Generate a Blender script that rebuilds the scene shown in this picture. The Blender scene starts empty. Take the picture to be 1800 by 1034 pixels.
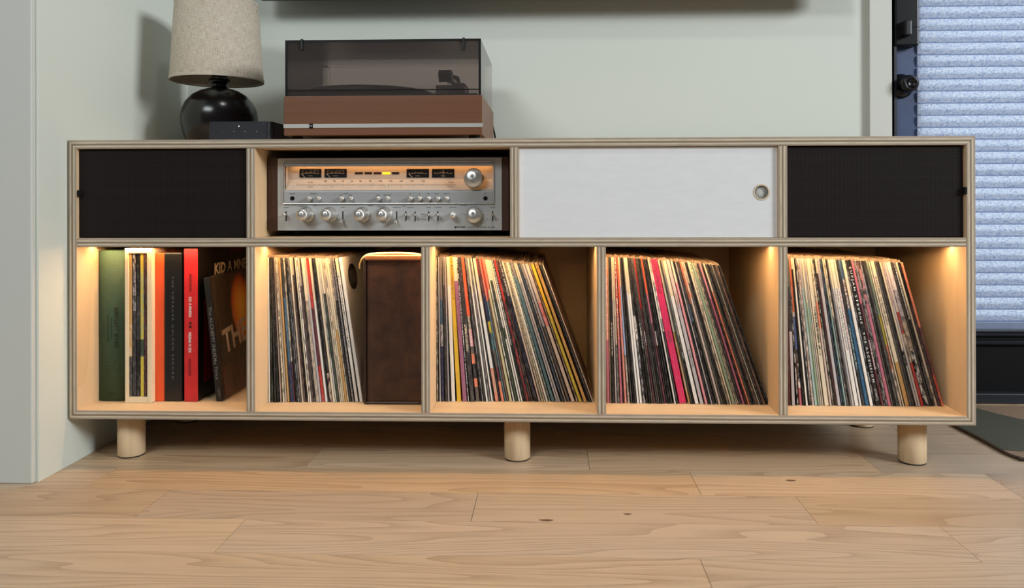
import bpy, bmesh, math, random
from mathutils import Vector, Matrix
random.seed(7)
S = bpy.context.scene
COL = S.collection
PI = math.pi

# ------------------------------------------------------------------ camera
F = 1352.0
CAM = Vector((0.0757, -1.56273, 0.55169))
RX = Vector((0.99943724, 0.03346204, -0.00234209))
UX = Vector((0.00237927, -0.00107127, 0.9999966))
FX = Vector((-0.03345942, 0.99943941, 0.00115028))
PX, PY = 921.73, 348.64
cam = bpy.data.cameras.new('camera')
cam.sensor_fit = 'HORIZONTAL'; cam.sensor_width = 36.0; cam.lens = F / 1800 * 36
cam.shift_x = -(PX - 900) / 1800; cam.shift_y = (PY - 517) / 1800
cam.clip_start = 0.02
camo = bpy.data.objects.new('camera', cam); COL.objects.link(camo)
M = Matrix.Identity(4)
for i in range(3):
    M[i][0] = RX[i]; M[i][1] = UX[i]; M[i][2] = -FX[i]; M[i][3] = CAM[i]
camo.matrix_world = M
S.camera = camo

# ------------------------------------------------------------------ world, daylight, exposure
S.view_settings.view_transform = 'Standard'; S.view_settings.look = 'None'
S.view_settings.exposure = 0.0; S.view_settings.gamma = 1.0; S.view_settings.use_curve_mapping = False
W = bpy.data.worlds.new('world'); S.world = W; W.use_nodes = True
W.node_tree.nodes['Background'].inputs[0].default_value = (0.86, 0.93, 1.0, 1)
W.node_tree.nodes['Background'].inputs[1].default_value = 0.08
S.cycles.max_bounces = 8; S.cycles.diffuse_bounces = 2; S.cycles.transparent_max_bounces = 24
S.cycles.use_denoising = True

def area(name, loc, target, sx, sy, watts, color):
    l = bpy.data.lights.new(name, 'AREA'); l.shape = 'RECTANGLE'; l.size = sx; l.size_y = sy
    l.energy = watts; l.color = color
    o = bpy.data.objects.new(name, l); COL.objects.link(o); o.location = loc
    o.rotation_euler = (Vector(target) - Vector(loc)).to_track_quat('-Z', 'Y').to_euler()
    return o
area('daylight_from_side_window', (4.4, -2.30, 2.30), (-0.4, 0.25, 0.62), 1.4, 1.2, 196, (0.92, 0.97, 1.0))
area('added_front_fill', (-1.6, -3.4, 2.75), (-0.3, 0.3, 0.5), 1.6, 0.8, 56, (0.93, 0.98, 1.0))  # soft fill added high behind the camera to brighten front faces, not a window
area('ceiling_downlight', (0.1, -0.85, 2.4), (0.1, -0.85, 0.0), 0.22, 0.22, 7, (1.0, 0.97, 0.93))
area('daylight_behind_door_glass', (1.75, 0.86, 1.0), (1.75, 0.0, 1.0), 1.6, 2.0, 19, (0.80, 0.90, 1.0))

LED_STRENGTH = 72.0

# ------------------------------------------------------------------ helpers
def ray(px, py):
    return RX * ((px - PX) / F) - UX * ((py - PY) / F) + FX
def at(px, py, Y):
    d = ray(px, py); t = (Y - CAM.y) / d.y
    return CAM + d * t
def X_(px, Y, py=400): return at(px, py, Y).x
def Z_(py, Y, px=900): return at(px, py, Y).z

def lin(c):
    if isinstance(c, str):
        c = c.lstrip('#'); c = tuple(int(c[i:i + 2], 16) for i in (0, 2, 4))
    o = []
    for v in c[:3]:
        v = v / 255.0
        o.append(v / 12.92 if v <= 0.04045 else ((v + 0.055) / 1.055) ** 2.4)
    return (o[0], o[1], o[2], 1.0)

class NT:
    """small node-tree writer"""
    def __init__(self, name):
        self.m = bpy.data.materials.new(name); self.m.use_nodes = True
        self.t = self.m.node_tree; self.n = self.t.nodes; self.l = self.t.links
        self.b = self.n['Principled BSDF']
    def node(self, typ, **kw):
        n = self.n.new(typ)
        for k, v in kw.items():
            if k.startswith('i_'):
                key = k[2:]
                key = int(key) if key.isdigit() else key.replace('_', ' ')
                self.set(n.inputs[key], v)
            else: setattr(n, k, v)
        return n
    def set(self, sock, v):
        if isinstance(v, bpy.types.NodeSocket): self.l.new(v, sock)
        elif isinstance(v, bpy.types.Node): self.l.new(v.outputs[0], sock)
        else: sock.default_value = v
    def math(self, op, a, b=0.0, c=None, clamp=False):
        n = self.n.new('ShaderNodeMath'); n.operation = op; n.use_clamp = clamp
        self.set(n.inputs[0], a); self.set(n.inputs[1], b)
        if c is not None: self.set(n.inputs[2], c)
        return n.outputs[0]
    def mix(self, f, a, b, blend='MIX'):
        n = self.n.new('ShaderNodeMix'); n.data_type = 'RGBA'; n.blend_type = blend
        self.set(n.inputs[0], f); self.set(n.inputs[6], a); self.set(n.inputs[7], b)
        return n.outputs[2]
    def coord(self, which='Object', scale=(1, 1, 1), rand=False):
        tc = self.n.new('ShaderNodeTexCoord').outputs[which]
        mp = self.n.new('ShaderNodeMapping'); self.l.new(tc, mp.inputs[0])
        mp.inputs['Scale'].default_value = scale
        if rand:
            oi = self.n.new('ShaderNodeObjectInfo')
            cx = self.n.new('ShaderNodeCombineXYZ')
            for i, k in enumerate((91.0, 57.0, 33.0)):
                self.l.new(self.math('MULTIPLY', oi.outputs['Random'], k), cx.inputs[i])
            self.l.new(cx.outputs[0], mp.inputs['Location'])
        return mp.outputs[0]
    def noise(self, vec, scale=1.0, detail=3.0, rough=0.5, out='Fac'):
        n = self.n.new('ShaderNodeTexNoise'); self.l.new(vec, n.inputs['Vector'])
        n.inputs['Scale'].default_value = scale; n.inputs['Detail'].default_value = detail
        n.inputs['Roughness'].default_value = rough
        return n.outputs[out]
    def ramp(self, fac, stops, interp='LINEAR'):
        n = self.n.new('ShaderNodeValToRGB'); self.set(n.inputs[0], fac); cr = n.color_ramp
        cr.interpolation = interp
        while len(cr.elements) > 1: cr.elements.remove(cr.elements[-1])
        cr.elements[0].position = stops[0][0]; cr.elements[0].color = stops[0][1]
        for p, c in stops[1:]:
            e = cr.elements.new(p); e.color = c
        return n.outputs[0]
    def bump(self, h, strength=0.2, dist=0.001):
        n = self.n.new('ShaderNodeBump'); n.inputs['Strength'].default_value = strength
        n.inputs['Distance'].default_value = dist
        self.set(n.inputs['Height'], h); self.l.new(n.outputs[0], self.b.inputs['Normal'])
    def base(self, c): self.set(self.b.inputs['Base Color'], c)
    def rough(self, r): self.set(self.b.inputs['Roughness'], r)

MATS = {}
def plain(name, c, rough=0.5, metal=0.0, var=0.06, scale=40, spec=0.5, bump=0.0, stretch=(1, 1, 1), emit=0.0):
    if name in MATS: return MATS[name]
    t = NT(name); c = lin(c)
    v = t.coord('Object', stretch); nz = t.noise(v, scale, 4)
    d = tuple(x * (1 - var * 2.2) for x in c[:3]) + (1,); h = tuple(min(1, x * (1 + var * 1.6)) for x in c[:3]) + (1,)
    t.base(t.ramp(nz, [(0.3, d), (0.7, h)])); t.rough(rough)
    t.b.inputs['Metallic'].default_value = metal
    t.b.inputs['Specular IOR Level'].default_value = spec
    if bump: t.bump(nz, bump, 0.001)
    if emit:
        t.b.inputs['Emission Color'].default_value = c; t.b.inputs['Emission Strength'].default_value = emit
    MATS[name] = t.m
    return t.m

def wood(name, light, dark, along='X', freq=9.0, stretch=7.0, scale=7.0, contrast=0.8, rough=0.45, rand=True, fibre=0.5, tone=0.0, bump=0.12):
    """grain drawn as contour lines of a stretched noise"""
    t = NT(name)
    s = {'X': (1 / stretch, 1, 1), 'Z': (1, 1, 1 / stretch), 'Y': (1, 1 / stretch, 1)}[along]
    v = t.coord('Object', tuple(scale * k for k in s), rand)
    n = t.noise(v, 1.0, 1.6, 0.4)
    r = t.math('FRACT', t.math('MULTIPLY', n, freq))
    saw = t.math('POWER', r, 2.2)
    fs = {'X': (1 / 40, 1, 1), 'Z': (1, 1, 1 / 40), 'Y': (1, 1 / 40, 1)}[along]
    v2 = t.coord('Object', tuple(520 * k for k in fs), rand)
    f = t.noise(v2, 1.0, 3, 0.6)
    v3 = t.coord('Object', tuple(scale * 0.9 * k for k in s), rand)
    big = t.noise(v3, 0.6, 2)
    g = t.math('ADD', t.math('MULTIPLY', saw, contrast * 0.55), t.math('MULTIPLY', t.math('SUBTRACT', f, 0.5), fibre))
    g = t.math('ADD', g, t.math('MULTIPLY', t.math('SUBTRACT', big, 0.5), 0.7), clamp=True)
    c = t.mix(g, lin(light), lin(dark))
    if tone:
        oi = t.n.new('ShaderNodeObjectInfo').outputs['Random']
        k = t.math('ADD', t.math('MULTIPLY', oi, tone), 1 - tone * 0.6)
        hs = t.node('ShaderNodeHueSaturation'); t.set(hs.inputs['Value'], k); t.set(hs.inputs['Color'], c)
        t.set(hs.inputs['Saturation'], t.math('ADD', t.math('MULTIPLY', t.math('FRACT', t.math('MULTIPLY', oi, 7.3)), 0.25), 0.86))
        c = hs.outputs[0]
    t.base(c); t.rough(rough)
    if bump: t.bump(t.math('ADD', f, saw), bump, 0.0006)
    MATS[name] = t.m
    return t.m

MULTI = {}
class MB:
    """one bmesh -> one object"""
    def __init__(s): s.b = bmesh.new()
    def box(s, x0, x1, y0, y1, z0, z1, bev=0.0, seg=2, mi=0):
        if x0 > x1: x0, x1 = x1, x0
        if y0 > y1: y0, y1 = y1, y0
        if z0 > z1: z0, z1 = z1, z0
        v = [s.b.verts.new(p) for p in ((x0, y0, z0), (x1, y0, z0), (x1, y1, z0), (x0, y1, z0), (x0, y0, z1), (x1, y0, z1), (x1, y1, z1), (x0, y1, z1))]
        fs = [s.b.faces.new([v[i] for i in q]) for q in ((0, 3, 2, 1), (4, 5, 6, 7), (0, 1, 5, 4), (1, 2, 6, 5), (2, 3, 7, 6), (3, 0, 4, 7))]
        for f in fs: f.material_index = mi
        if bev:
            es = list({e for f in fs for e in f.edges})
            bmesh.ops.bevel(s.b, geom=es, offset=bev, segments=seg, affect='EDGES', profile=0.6)
        return s
    def prism(s, pts, y0, y1, axis='Y', mi=0):
        """polygon pts (u,v) extruded along axis; axis Y: (x,z); axis X: (y,z); axis Z: (x,y)"""
        def P(u, v, w):
            return {'Y': (u, w, v), 'X': (w, u, v), 'Z': (u, v, w)}[axis]
        a = [s.b.verts.new(P(u, v, y0)) for u, v in pts]; c = [s.b.verts.new(P(u, v, y1)) for u, v in pts]
        n = len(pts)
        fs = [s.b.faces.new(a), s.b.faces.new(list(reversed(c)))]
        for i in range(n): fs.append(s.b.faces.new((a[i], c[i], c[(i + 1) % n], a[(i + 1) % n])))
        for f in fs: f.material_index = mi
        bmesh.ops.recalc_face_normals(s.b, faces=fs)
        return s
    def lathe(s, prof, c, axis='Z', seg=40, cap=True, smooth=True):
        """prof: list of (r, h) ; c: centre ; axis of revolution"""
        c = Vector(c); rings = []
        for r, h in prof:
            ring = []
            for k in range(seg):
                a = 2 * PI * k / seg; u, v = r * math.cos(a), r * math.sin(a)
                p = {'Z': (u, v, h), 'Y': (u, h, v), 'X': (h, u, v)}[axis]
                ring.append(s.b.verts.new(c + Vector(p)))
            rings.append(ring)
        fs = []
        for a, b in zip(rings, rings[1:]):
            for k in range(seg):
                fs.append(s.b.faces.new((a[k], a[(k + 1) % seg], b[(k + 1) % seg], b[k])))
        if cap:
            fs.append(s.b.faces.new(rings[0])); fs.append(s.b.faces.new(list(reversed(rings[-1]))))
        for f in fs: f.smooth = smooth and len(f.verts) == 4
        bmesh.ops.recalc_face_normals(s.b, faces=fs)
        return s
    def tube(s, pts, r, seg=10, flat=None):
        pts = [Vector(p) for p in pts]; rings = []; n = len(pts)
        for i, p in enumerate(pts):
            d = (pts[min(i + 1, n - 1)] - pts[max(i - 1, 0)]).normalized()
            up = Vector((0, 0, 1)) if abs(d.z) < 0.9 else Vector((0, 1, 0))
            a = d.cross(up).normalized(); b = a.cross(d).normalized()
            rr = r[i] if isinstance(r, (list, tuple)) else r
            ring = []
            for k in range(seg):
                t = 2 * PI * k / seg
                ring.append(s.b.verts.new(p + a * (rr * math.cos(t) * (flat or 1)) + b * (rr * math.sin(t))))
            rings.append(ring)
        fs = []
        for a, b in zip(rings, rings[1:]):
            for k in range(seg):
                f = s.b.faces.new((a[k], a[(k + 1) % seg], b[(k + 1) % seg], b[k])); f.smooth = True; fs.append(f)
        fs.append(s.b.faces.new(rings[0])); fs.append(s.b.faces.new(list(reversed(rings[-1]))))
        bmesh.ops.recalc_face_normals(s.b, faces=fs)
        return s
    def quad(s, *p, mi=0):
        f = s.b.faces.new([s.b.verts.new(q) for q in p]); f.material_index = mi
        return s
    def build(s, name, mats, parent=None, origin=None):
        if not isinstance(mats, (list, tuple)): mats = [mats]
        wp = world_of(parent) if parent else Vector((0, 0, 0))
        o0 = Vector(origin) if origin is not None else wp
        for v in s.b.verts: v.co -= o0
        me = bpy.data.meshes.new(name); s.b.to_mesh(me); s.b.free()
        for m in mats: me.materials.append(m)
        ob = bpy.data.objects.new(name, me); COL.objects.link(ob)
        ob.parent = parent; ob.location = o0 - wp
        return ob
def world_of(o):
    p = Vector((0, 0, 0))
    while o: p += Vector(o.location); o = o.parent
    return p
def spline(pts, n=8):
    """Catmull-Rom through pts"""
    P = [Vector(p) for p in pts]; P = [P[0]] + P + [P[-1]]; out = []
    for i in range(1, len(P) - 2):
        for k in range(n):
            t = k / n; a, b, c, d = P[i - 1:i + 3]
            out.append(0.5 * ((2 * b) + (c - a) * t + (2 * a - 5 * b + 4 * c - d) * t * t + (3 * b - a - 3 * c + d) * t ** 3))
    out.append(P[-2]); return out
def thing(name, label, cat, loc, group=None):
    o = bpy.data.objects.new(name, None); COL.objects.link(o); o.location = loc; o.empty_display_size = 0.05
    return tag(o, label, cat, group)
def tag(o, label, cat, group=None):
    o['label'] = label; o['category'] = cat
    if group: o['group'] = group
    return o
def struct(o, label=None):
    o['kind'] = 'structure'
    if label: o['label'] = label
    return o
AX = {'front': ((1, 0, 0), (0, 0, 1), (0, -1, 0)), 'down': ((0, 0, -1), (1, 0, 0), (0, -1, 0)), 'up': ((0, 0, 1), (-1, 0, 0), (0, -1, 0)),
      'right': ((0, 1, 0), (0, 0, 1), (1, 0, 0))}
TM = {}
def text(body, size, mat, parent, pos, face='front', name='lettering', align='CENTER', spacing=1.0, sx=1.0, bold=0.0, local=False, fit=None, tilt=0.0):
    """flat print as a thin mesh; fit = wanted width in metres"""
    key = (body, align, spacing, bold)
    if key not in TM:
        cu = bpy.data.curves.new('t', 'FONT'); cu.body = body; cu.size = 1.0; cu.align_x = align; cu.align_y = 'CENTER'
        cu.space_character = spacing; cu.resolution_u = 2; cu.offset = bold
        ob = bpy.data.objects.new('t', cu); COL.objects.link(ob)
        dg = bpy.context.evaluated_depsgraph_get()
        me = bpy.data.meshes.new_from_object(ob.evaluated_get(dg)); bpy.data.objects.remove(ob); bpy.data.curves.remove(cu)
        xs = [v.co.x for v in me.vertices] or [0, 1]
        TM[key] = (me, max(xs) - min(xs))
    me, w = TM[key]
    m = me.copy(); m.materials.clear(); m.materials.append(mat)
    if fit: sx = fit / (w * size)
    x, y, z = [Vector(a) for a in AX[face]]
    if tilt:
        c, s_ = math.cos(tilt), math.sin(tilt); x, y = x * c + y * s_, y * c - x * s_
    R4 = Matrix.Identity(4)
    p = Vector(pos) - (world_of(parent) if (parent and not local) else Vector((0, 0, 0)))
    for i in range(3):
        R4[i][0] = x[i] * size * sx; R4[i][1] = y[i] * size; R4[i][2] = z[i] * size; R4[i][3] = p[i]
    m.transform(R4)
    ob = bpy.data.objects.new(name, m); COL.objects.link(ob); ob.parent = parent
    return ob

# ------------------------------------------------------------------ materials
def m_wall(name, c, bump=0.08):
    t = NT(name); v = t.coord('Object'); n = t.noise(v, 320, 3); big = t.noise(v, 1.5, 2)
    c = lin(c)
    t.base(t.ramp(big, [(0.3, tuple(x * 0.975 for x in c[:3]) + (1,)), (0.7, c)])); t.rough(0.62); t.bump(n, bump, 0.0006)
    t.b.inputs['Specular IOR Level'].default_value = 0.25
    return t.m
WALL = m_wall('painted_wall', (219, 223, 213))
WALLB = m_wall('painted_back_wall', (212, 217, 208))
TRIMW = m_wall('satin_trim_paint', (205, 207, 200), 0.03)
OAK = wood('oak_plank', (205, 178, 146), (146, 112, 80), 'X', freq=21, stretch=10, scale=9, contrast=0.9, rough=0.42, tone=0.26, fibre=0.9, bump=0.1)
SUB = plain('floor_joint', (60, 46, 34), 0.9)
BIRCH = wood('birch_veneer', (230, 198, 156), (208, 167, 122), 'X', freq=6, stretch=5, scale=6, contrast=0.5, rough=0.5, fibre=0.35)
BIRCHZ = wood('birch_veneer_upright', (230, 198, 156), (208, 167, 122), 'Z', freq=6, stretch=5, scale=6, contrast=0.5, rough=0.5, fibre=0.35)
MAPLE = wood('birch_dowel', (226, 200, 162), (186, 148, 106), 'Z', freq=5, stretch=9, scale=22, contrast=0.55, rough=0.5, fibre=0.3)
def m_ply(name, axis):
    t = NT(name); tc = t.n.new('ShaderNodeTexCoord').outputs['Object']
    sp = t.n.new('ShaderNodeSeparateXYZ'); t.l.new(tc, sp.inputs[0])
    st = (4, 60, 60) if axis == 'Z' else (60, 60, 4)
    v = t.coord('Object', st); nz = t.noise(v, 1.0, 3)
    q = t.math('DIVIDE', sp.outputs[axis], 0.018)
    q = t.math('ADD', q, t.math('MULTIPLY', t.math('SUBTRACT', nz, 0.5), 0.10))
    A, B, C_ = lin((170, 156, 138)), lin((210, 196, 172)), lin((138, 121, 100))
    c = t.ramp(q, [(0.0, lin((150, 134, 114))), (0.19, A), (0.24, B), (0.36, B), (0.40, C_), (0.58, C_), (0.62, B), (0.74, B), (0.79, A), (0.97, lin((176, 160, 140)))])
    v2 = t.coord('Object', tuple(k * 6 for k in st)); n2 = t.noise(v2, 1.0, 3, 0.7)
    c = t.mix(t.math('MULTIPLY', t.math('SUBTRACT', n2, 0.42), 1.1, clamp=True), c, lin((112, 94, 74)))
    t.base(c); t.rough(0.6); t.bump(q, 0.06, 0.0005)
    return t.m
PLYH, PLYV = m_ply('plywood_edge_flat', 'Z'), m_ply('plywood_edge_upright', 'X')
def m_grille():
    t = NT('speaker_mesh'); v = t.coord('Object', (1, 1, 1)); sp = t.n.new('ShaderNodeSeparateXYZ'); t.l.new(v, sp.inputs[0])
    k = 2 * PI / 0.0052
    a = t.math('SINE', t.math('MULTIPLY', t.math('ADD', sp.outputs[0], t.math('MULTIPLY', sp.outputs[2], 0.6)), k))
    b = t.math('SINE', t.math('MULTIPLY', t.math('SUBTRACT', sp.outputs[0], t.math('MULTIPLY', sp.outputs[2], 0.6)), k))
    h = t.math('MULTIPLY', a, b)
    t.base(t.ramp(h, [(0.1, lin((30, 22, 21))), (0.5, lin((9, 6, 6)))])); t.rough(0.75); t.bump(h, 0.3, 0.0008)
    t.b.inputs['Specular IOR Level'].default_value = 0.2
    return t.m
GRILLE = m_grille()
WHITEP = plain('white_sliding_panel_paint', (226, 228, 230), 0.55, var=0.012, scale=120, bump=0.03, stretch=(0.25, 1, 1))
PALE = plain('pale_cup_back', (205, 205, 200), 0.6, var=0.02)
BLACK = plain('black_satin', (14, 14, 16), 0.38)
BLACKM = plain('black_matte', (12, 12, 13), 0.8, spec=0.2)
RUBBER = plain('black_rubber', (18, 18, 18), 0.7)
def m_emit(name, c, s):
    t = NT(name); t.b.inputs['Base Color'].default_value = lin(c)
    t.b.inputs['Emission Color'].default_value = lin(c); t.b.inputs['Emission Strength'].default_value = s
    return t.m
LED = m_emit('warm_led', (255, 210, 154), LED_STRENGTH)

# ------------------------------------------------------------------ the setting
YW = 0.535                       # back wall
XL = -0.9262                     # left wall
floor = struct(MB().box(-2.2, 2.6, -1.8, 0.66, -0.02, -0.0035).build('floor', SUB))
rowsY = [0.133, 0.0055, -0.122, -0.2495, -0.377, -0.5045]
seams = {0: [-1.05, -0.43, 0.155, 0.741, 1.36], 1: [-0.817, 0.356, 0.9424], 2: [-1.25, -0.6475, -0.061, 0.528, 1.4], 3: [-1.4, -0.4507, 0.728, 1.6], 4: [-0.85, 0.3038, 1.5]}
def plank(x0, x1, y0, y1):
    g = 0.00045
    m = MB().box(x0 + g, x1 - g, y0 + g, y1 - g, -0.012, 0.0)
    return m.build('plank', OAK, floor, origin=((x0 + x1) / 2, (y0 + y1) / 2, 0))
allrows = []
for i in range(5): allrows.append((rowsY[i + 1], rowsY[i], seams[i]))
for k, (a, b) in enumerate(((0.133, 0.2605), (0.2605, 0.388), (0.388, 0.5155), (0.5155, 0.643))):
    allrows.append((a, b, [[-0.7, 0.47, 1.2], [-0.2, 0.9, 1.5], [-0.5, 0.6, 1.3], [0.2, 1.1]][k]))
for k in range(5):
    a = -0.5045 - 0.1275 * (k + 1)
    allrows.append((a, a + 0.1275, [[-0.3, 0.9], [-0.9, 0.5], [-0.1, 1.1], [-0.6, 0.3], [0.0, 1.0]][k]))
for y0, y1, xs in allrows:
    e = [-2.2] + [x for x in xs if -2.2 < x < 2.6] + [2.6]
    for a, b in zip(e, e[1:]): plank(a, b, y0, y1)
KNOT = plain('dark_oak_knot', (104, 76, 52), 0.6, var=0.25, scale=200)
def knot(x, y, rx, ry, row):
    p = [o for o in floor.children if abs(o.location.y - row) < 0.07 and abs(o.location.x - x) < o.dimensions.x / 2]
    par = min(floor.children, key=lambda o: (abs(o.location.y - y) > 0.065, abs(o.location.x - x)))
    pts = [(x + rx * math.cos(t) * (1 + 0.2 * math.sin(3 * t)), y + ry * math.sin(t)) for t in [2 * PI * k / 14 for k in range(14)]]
    m = MB().prism(pts, -0.001, 0.0003, 'Z')
    m.build('knot', KNOT, par)
bpy.context.view_layer.update()
knot(0.5447, -0.0415, 0.010, 0.004, 0); knot(0.0676, -0.2412, 0.012, 0.004, 0); knot(0.2097, -0.2111, 0.007, 0.003, 0)

struct(MB().box(XL, 1.0, YW, YW + 0.1, 0.0, 2.6).box(2.2, 2.9, YW, YW + 0.1, 0, 2.6).build('wall_back', WALLB))
struct(MB().box(-1.25, XL, -0.088, YW + 0.1, 0.0, 2.6).build('wall_left', WALL))
struct(MB().box(-2.2, XL - 0.0055, -0.100, -0.088, 0.0, 2.6, 0.003, 3).build('trim_1', TRIMW), 'flat satin board covering the end of the left wall')
# door casing right of the console, then the dark door
cx0, cx1 = X_(1529, 0.522), X_(1568.5, 0.522)
struct(MB().box(cx0, cx1, 0.520, YW, 0.0, 2.3, 0.002).box(cx0 - 0.006, cx0, 0.528, YW, 0, 2.3).build('trim_2', TRIMW), 'pale grey green casing beside the navy door')
NAVY = plain('navy_door_paint', (58, 74, 108), 0.4, var=0.04, scale=6)
DARKJ = plain('dark_door_jamb', (20, 24, 34), 0.5)
YD = 0.558
dx0, dx1, dx2 = X_(1571, YD), X_(1615.5, YD), 1.95
door = struct(MB().box(dx0, dx1, YD, YD + 0.04, 0.03, 2.1, 0.002).build('door_1', NAVY), 'navy door with pleated shade over its glass')
zg = Z_(583, YD, 1760)
MB().box(dx2, dx2 + 0.1, YD, YD + 0.04, 0.03, 2.1).build('stile', NAVY, door)
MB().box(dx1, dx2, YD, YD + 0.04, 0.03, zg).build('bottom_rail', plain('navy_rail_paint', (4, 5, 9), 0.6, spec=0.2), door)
MB().box(dx1, dx2, YD, YD + 0.04, 2.0, 2.1).build('top_rail', NAVY, door)
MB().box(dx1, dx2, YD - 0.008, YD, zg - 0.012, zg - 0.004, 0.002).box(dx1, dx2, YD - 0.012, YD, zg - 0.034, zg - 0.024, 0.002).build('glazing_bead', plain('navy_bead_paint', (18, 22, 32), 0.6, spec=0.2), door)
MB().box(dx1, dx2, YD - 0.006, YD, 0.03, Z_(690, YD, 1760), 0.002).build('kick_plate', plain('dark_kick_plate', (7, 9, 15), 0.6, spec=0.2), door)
struct(MB().box(cx1, dx0 - 0.001, 0.535, YD + 0.05, 0, 2.2).build('trim_3', DARKJ), 'dark jamb strip between casing and door')
struct(MB().box(dx0, dx2 + 0.1, YD - 0.02, YD + 0.06, 0, 0.028, 0.003).build('trim_4', DARKJ), 'dark threshold under the navy door')
def m_glass(name, tint, haze=0.0):
    t = NT(name); t.n.remove(t.b)
    tr = t.node('ShaderNodeBsdfTransparent'); tr.inputs[0].default_value = tint
    gl = t.node('ShaderNodeBsdfGlossy'); gl.inputs['Roughness'].default_value = 0.02; gl.inputs['Color'].default_value = (0.9, 0.9, 0.9, 1)
    fr = t.node('ShaderNodeFresnel'); fr.inputs[0].default_value = 1.49
    mx = t.node('ShaderNodeMixShader'); t.l.new(fr.outputs[0], mx.inputs[0]); t.l.new(tr.outputs[0], mx.inputs[1]); t.l.new(gl.outputs[0], mx.inputs[2])
    if haze:
        df = t.node('ShaderNodeBsdfDiffuse'); df.inputs[0].default_value = lin((150, 140, 134))
        m3 = t.node('ShaderNodeMixShader'); m3.inputs[0].default_value = haze
        t.l.new(mx.outputs[0], m3.inputs[1]); t.l.new(df.outputs[0], m3.inputs[2]); mx = m3
    t.l.new(mx.outputs[0], t.n['Material Output'].inputs[0])
    return t.m
MB().box(dx1, dx2, YD + 0.018, YD + 0.022, zg, 2.0).build('glass_pane', m_glass('clear_door_glass', (0.93, 0.96, 0.97, 1)), door)
# lock and knob
HARD = plain('black_hardware', (16, 17, 20), 0.3, metal=0.3)
lk = MB().box(X_(1574, 0.53), X_(1616, 0.53), 0.528, YD, Z_(80, 0.53, 1595), Z_(-60, 0.53, 1595), 0.004, 3).build('deadbolt_housing', HARD, door)
MB().box(X_(1574, 0.53), X_(1616, 0.53), 0.5275, 0.53, Z_(47, 0.528, 1595) - 0.0012, Z_(47, 0.528, 1595)).build('cover_seam', BLACKM, lk)
MB().box(X_(1592, 0.505), X_(1604, 0.505), 0.503, 0.53, Z_(62, 0.505, 1598), Z_(35, 0.505, 1598), 0.004, 3).build('thumb_turn', BLACK, lk)
kc = at(1598, 146, 0.535); kx = X_(1583.5, YD); kz = Z_(152, YD, 1590)
CHR = plain('dark_chrome', (70, 72, 78), 0.18, metal=0.9)
kn = MB().lathe([(0.0315, 0.0), (0.0315, -0.006), (0.027, -0.010), (0.014, -0.012), (0.014, -0.028), (0.022, -0.036), (0.0235, -0.048), (0.0215, -0.060), (0.018, -0.064), (0.0125, -0.0645), (0.0125, -0.0615), (0.001, -0.0612)], (kx, YD, kz), 'Y', 40).build('door_knob', HARD, door)
MB().lathe([(0.033, 0.0), (0.0335, -0.003), (0.032, -0.0035)], (kx, YD, kz), 'Y', 40).build('knob_rose', CHR, kn)
# pleated shade over the door glass
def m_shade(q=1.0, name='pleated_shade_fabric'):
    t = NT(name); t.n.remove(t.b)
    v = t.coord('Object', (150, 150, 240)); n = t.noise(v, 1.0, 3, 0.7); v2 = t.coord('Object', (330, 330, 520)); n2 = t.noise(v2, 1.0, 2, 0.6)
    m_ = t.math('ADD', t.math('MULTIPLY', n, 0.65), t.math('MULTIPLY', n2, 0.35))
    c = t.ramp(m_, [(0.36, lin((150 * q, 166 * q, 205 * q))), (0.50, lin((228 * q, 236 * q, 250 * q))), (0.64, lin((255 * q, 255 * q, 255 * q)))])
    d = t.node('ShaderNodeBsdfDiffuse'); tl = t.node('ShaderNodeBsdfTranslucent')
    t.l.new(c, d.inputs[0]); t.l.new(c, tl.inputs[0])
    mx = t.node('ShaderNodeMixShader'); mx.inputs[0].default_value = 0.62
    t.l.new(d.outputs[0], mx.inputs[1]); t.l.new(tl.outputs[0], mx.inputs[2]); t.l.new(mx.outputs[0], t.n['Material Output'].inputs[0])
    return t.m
SHADE = m_shade(); SHADE_DARK = m_shade(0.925, 'fold_shadow_fabric')  # second fabric is darker: fold shadow on the lower facets painted into its colour
sx0, sx1 = X_(1621, 0.545), 1.93
zbot = Z_(566, 0.545, 1760)
shade = thing('pleated_shade', 'white pleated fabric shade glowing with daylight on the navy door', 'blind', (sx0, 0.545, zbot))
m = MB(); z = zbot; cell = 21.0 * (0.545 - CAM.y) / F; b = m.b
prev = None; k = 0
zt = 1.16
while z < zt:
    for dz, yy in ((0.0, 0.5590), (cell * 0.10, 0.5545), (cell * 0.40, 0.5525), (cell * 0.44, 0.5545), (cell * 0.50, 0.5535), (cell * 0.90, 0.5500), (cell * 0.985, 0.5530)):
        row = (b.verts.new((sx0, yy, z + dz)), b.verts.new((sx1, yy, z + dz)))
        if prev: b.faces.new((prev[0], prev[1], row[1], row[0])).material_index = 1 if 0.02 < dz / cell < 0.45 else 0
        prev = row
    z += cell
m.build('pleated_fabric', [SHADE, SHADE_DARK], shade)
SEAM = plain('shade_seam', (120, 138, 178), 0.9, var=0.05)
m = MB(); m2 = MB(); z = zbot
while z < zt:
    m.box(sx0, sx1, 0.5520, 0.5540, z - cell * 0.035, z + cell * 0.03)
    m2.quad((sx0, 0.5610, z + cell * 0.02), (sx1, 0.5610, z + cell * 0.02), (sx1, 0.5610, z + cell * 0.46), (sx0, 0.5610, z + cell * 0.46))
    m2.quad((sx0, 0.5610, z + cell * 0.46), (sx1, 0.5610, z + cell * 0.46), (sx1, 0.5610, z + cell * 0.52), (sx0, 0.5610, z + cell * 0.52))
    m2.quad((sx0, 0.5620, z + cell * 0.40), (sx1, 0.5620, z + cell * 0.40), (sx1, 0.5620, z + cell * 0.48), (sx0, 0.5620, z + cell * 0.48)); z += cell
m.build('pleat_seams', SEAM, shade)['kind'] = 'stuff'
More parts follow.
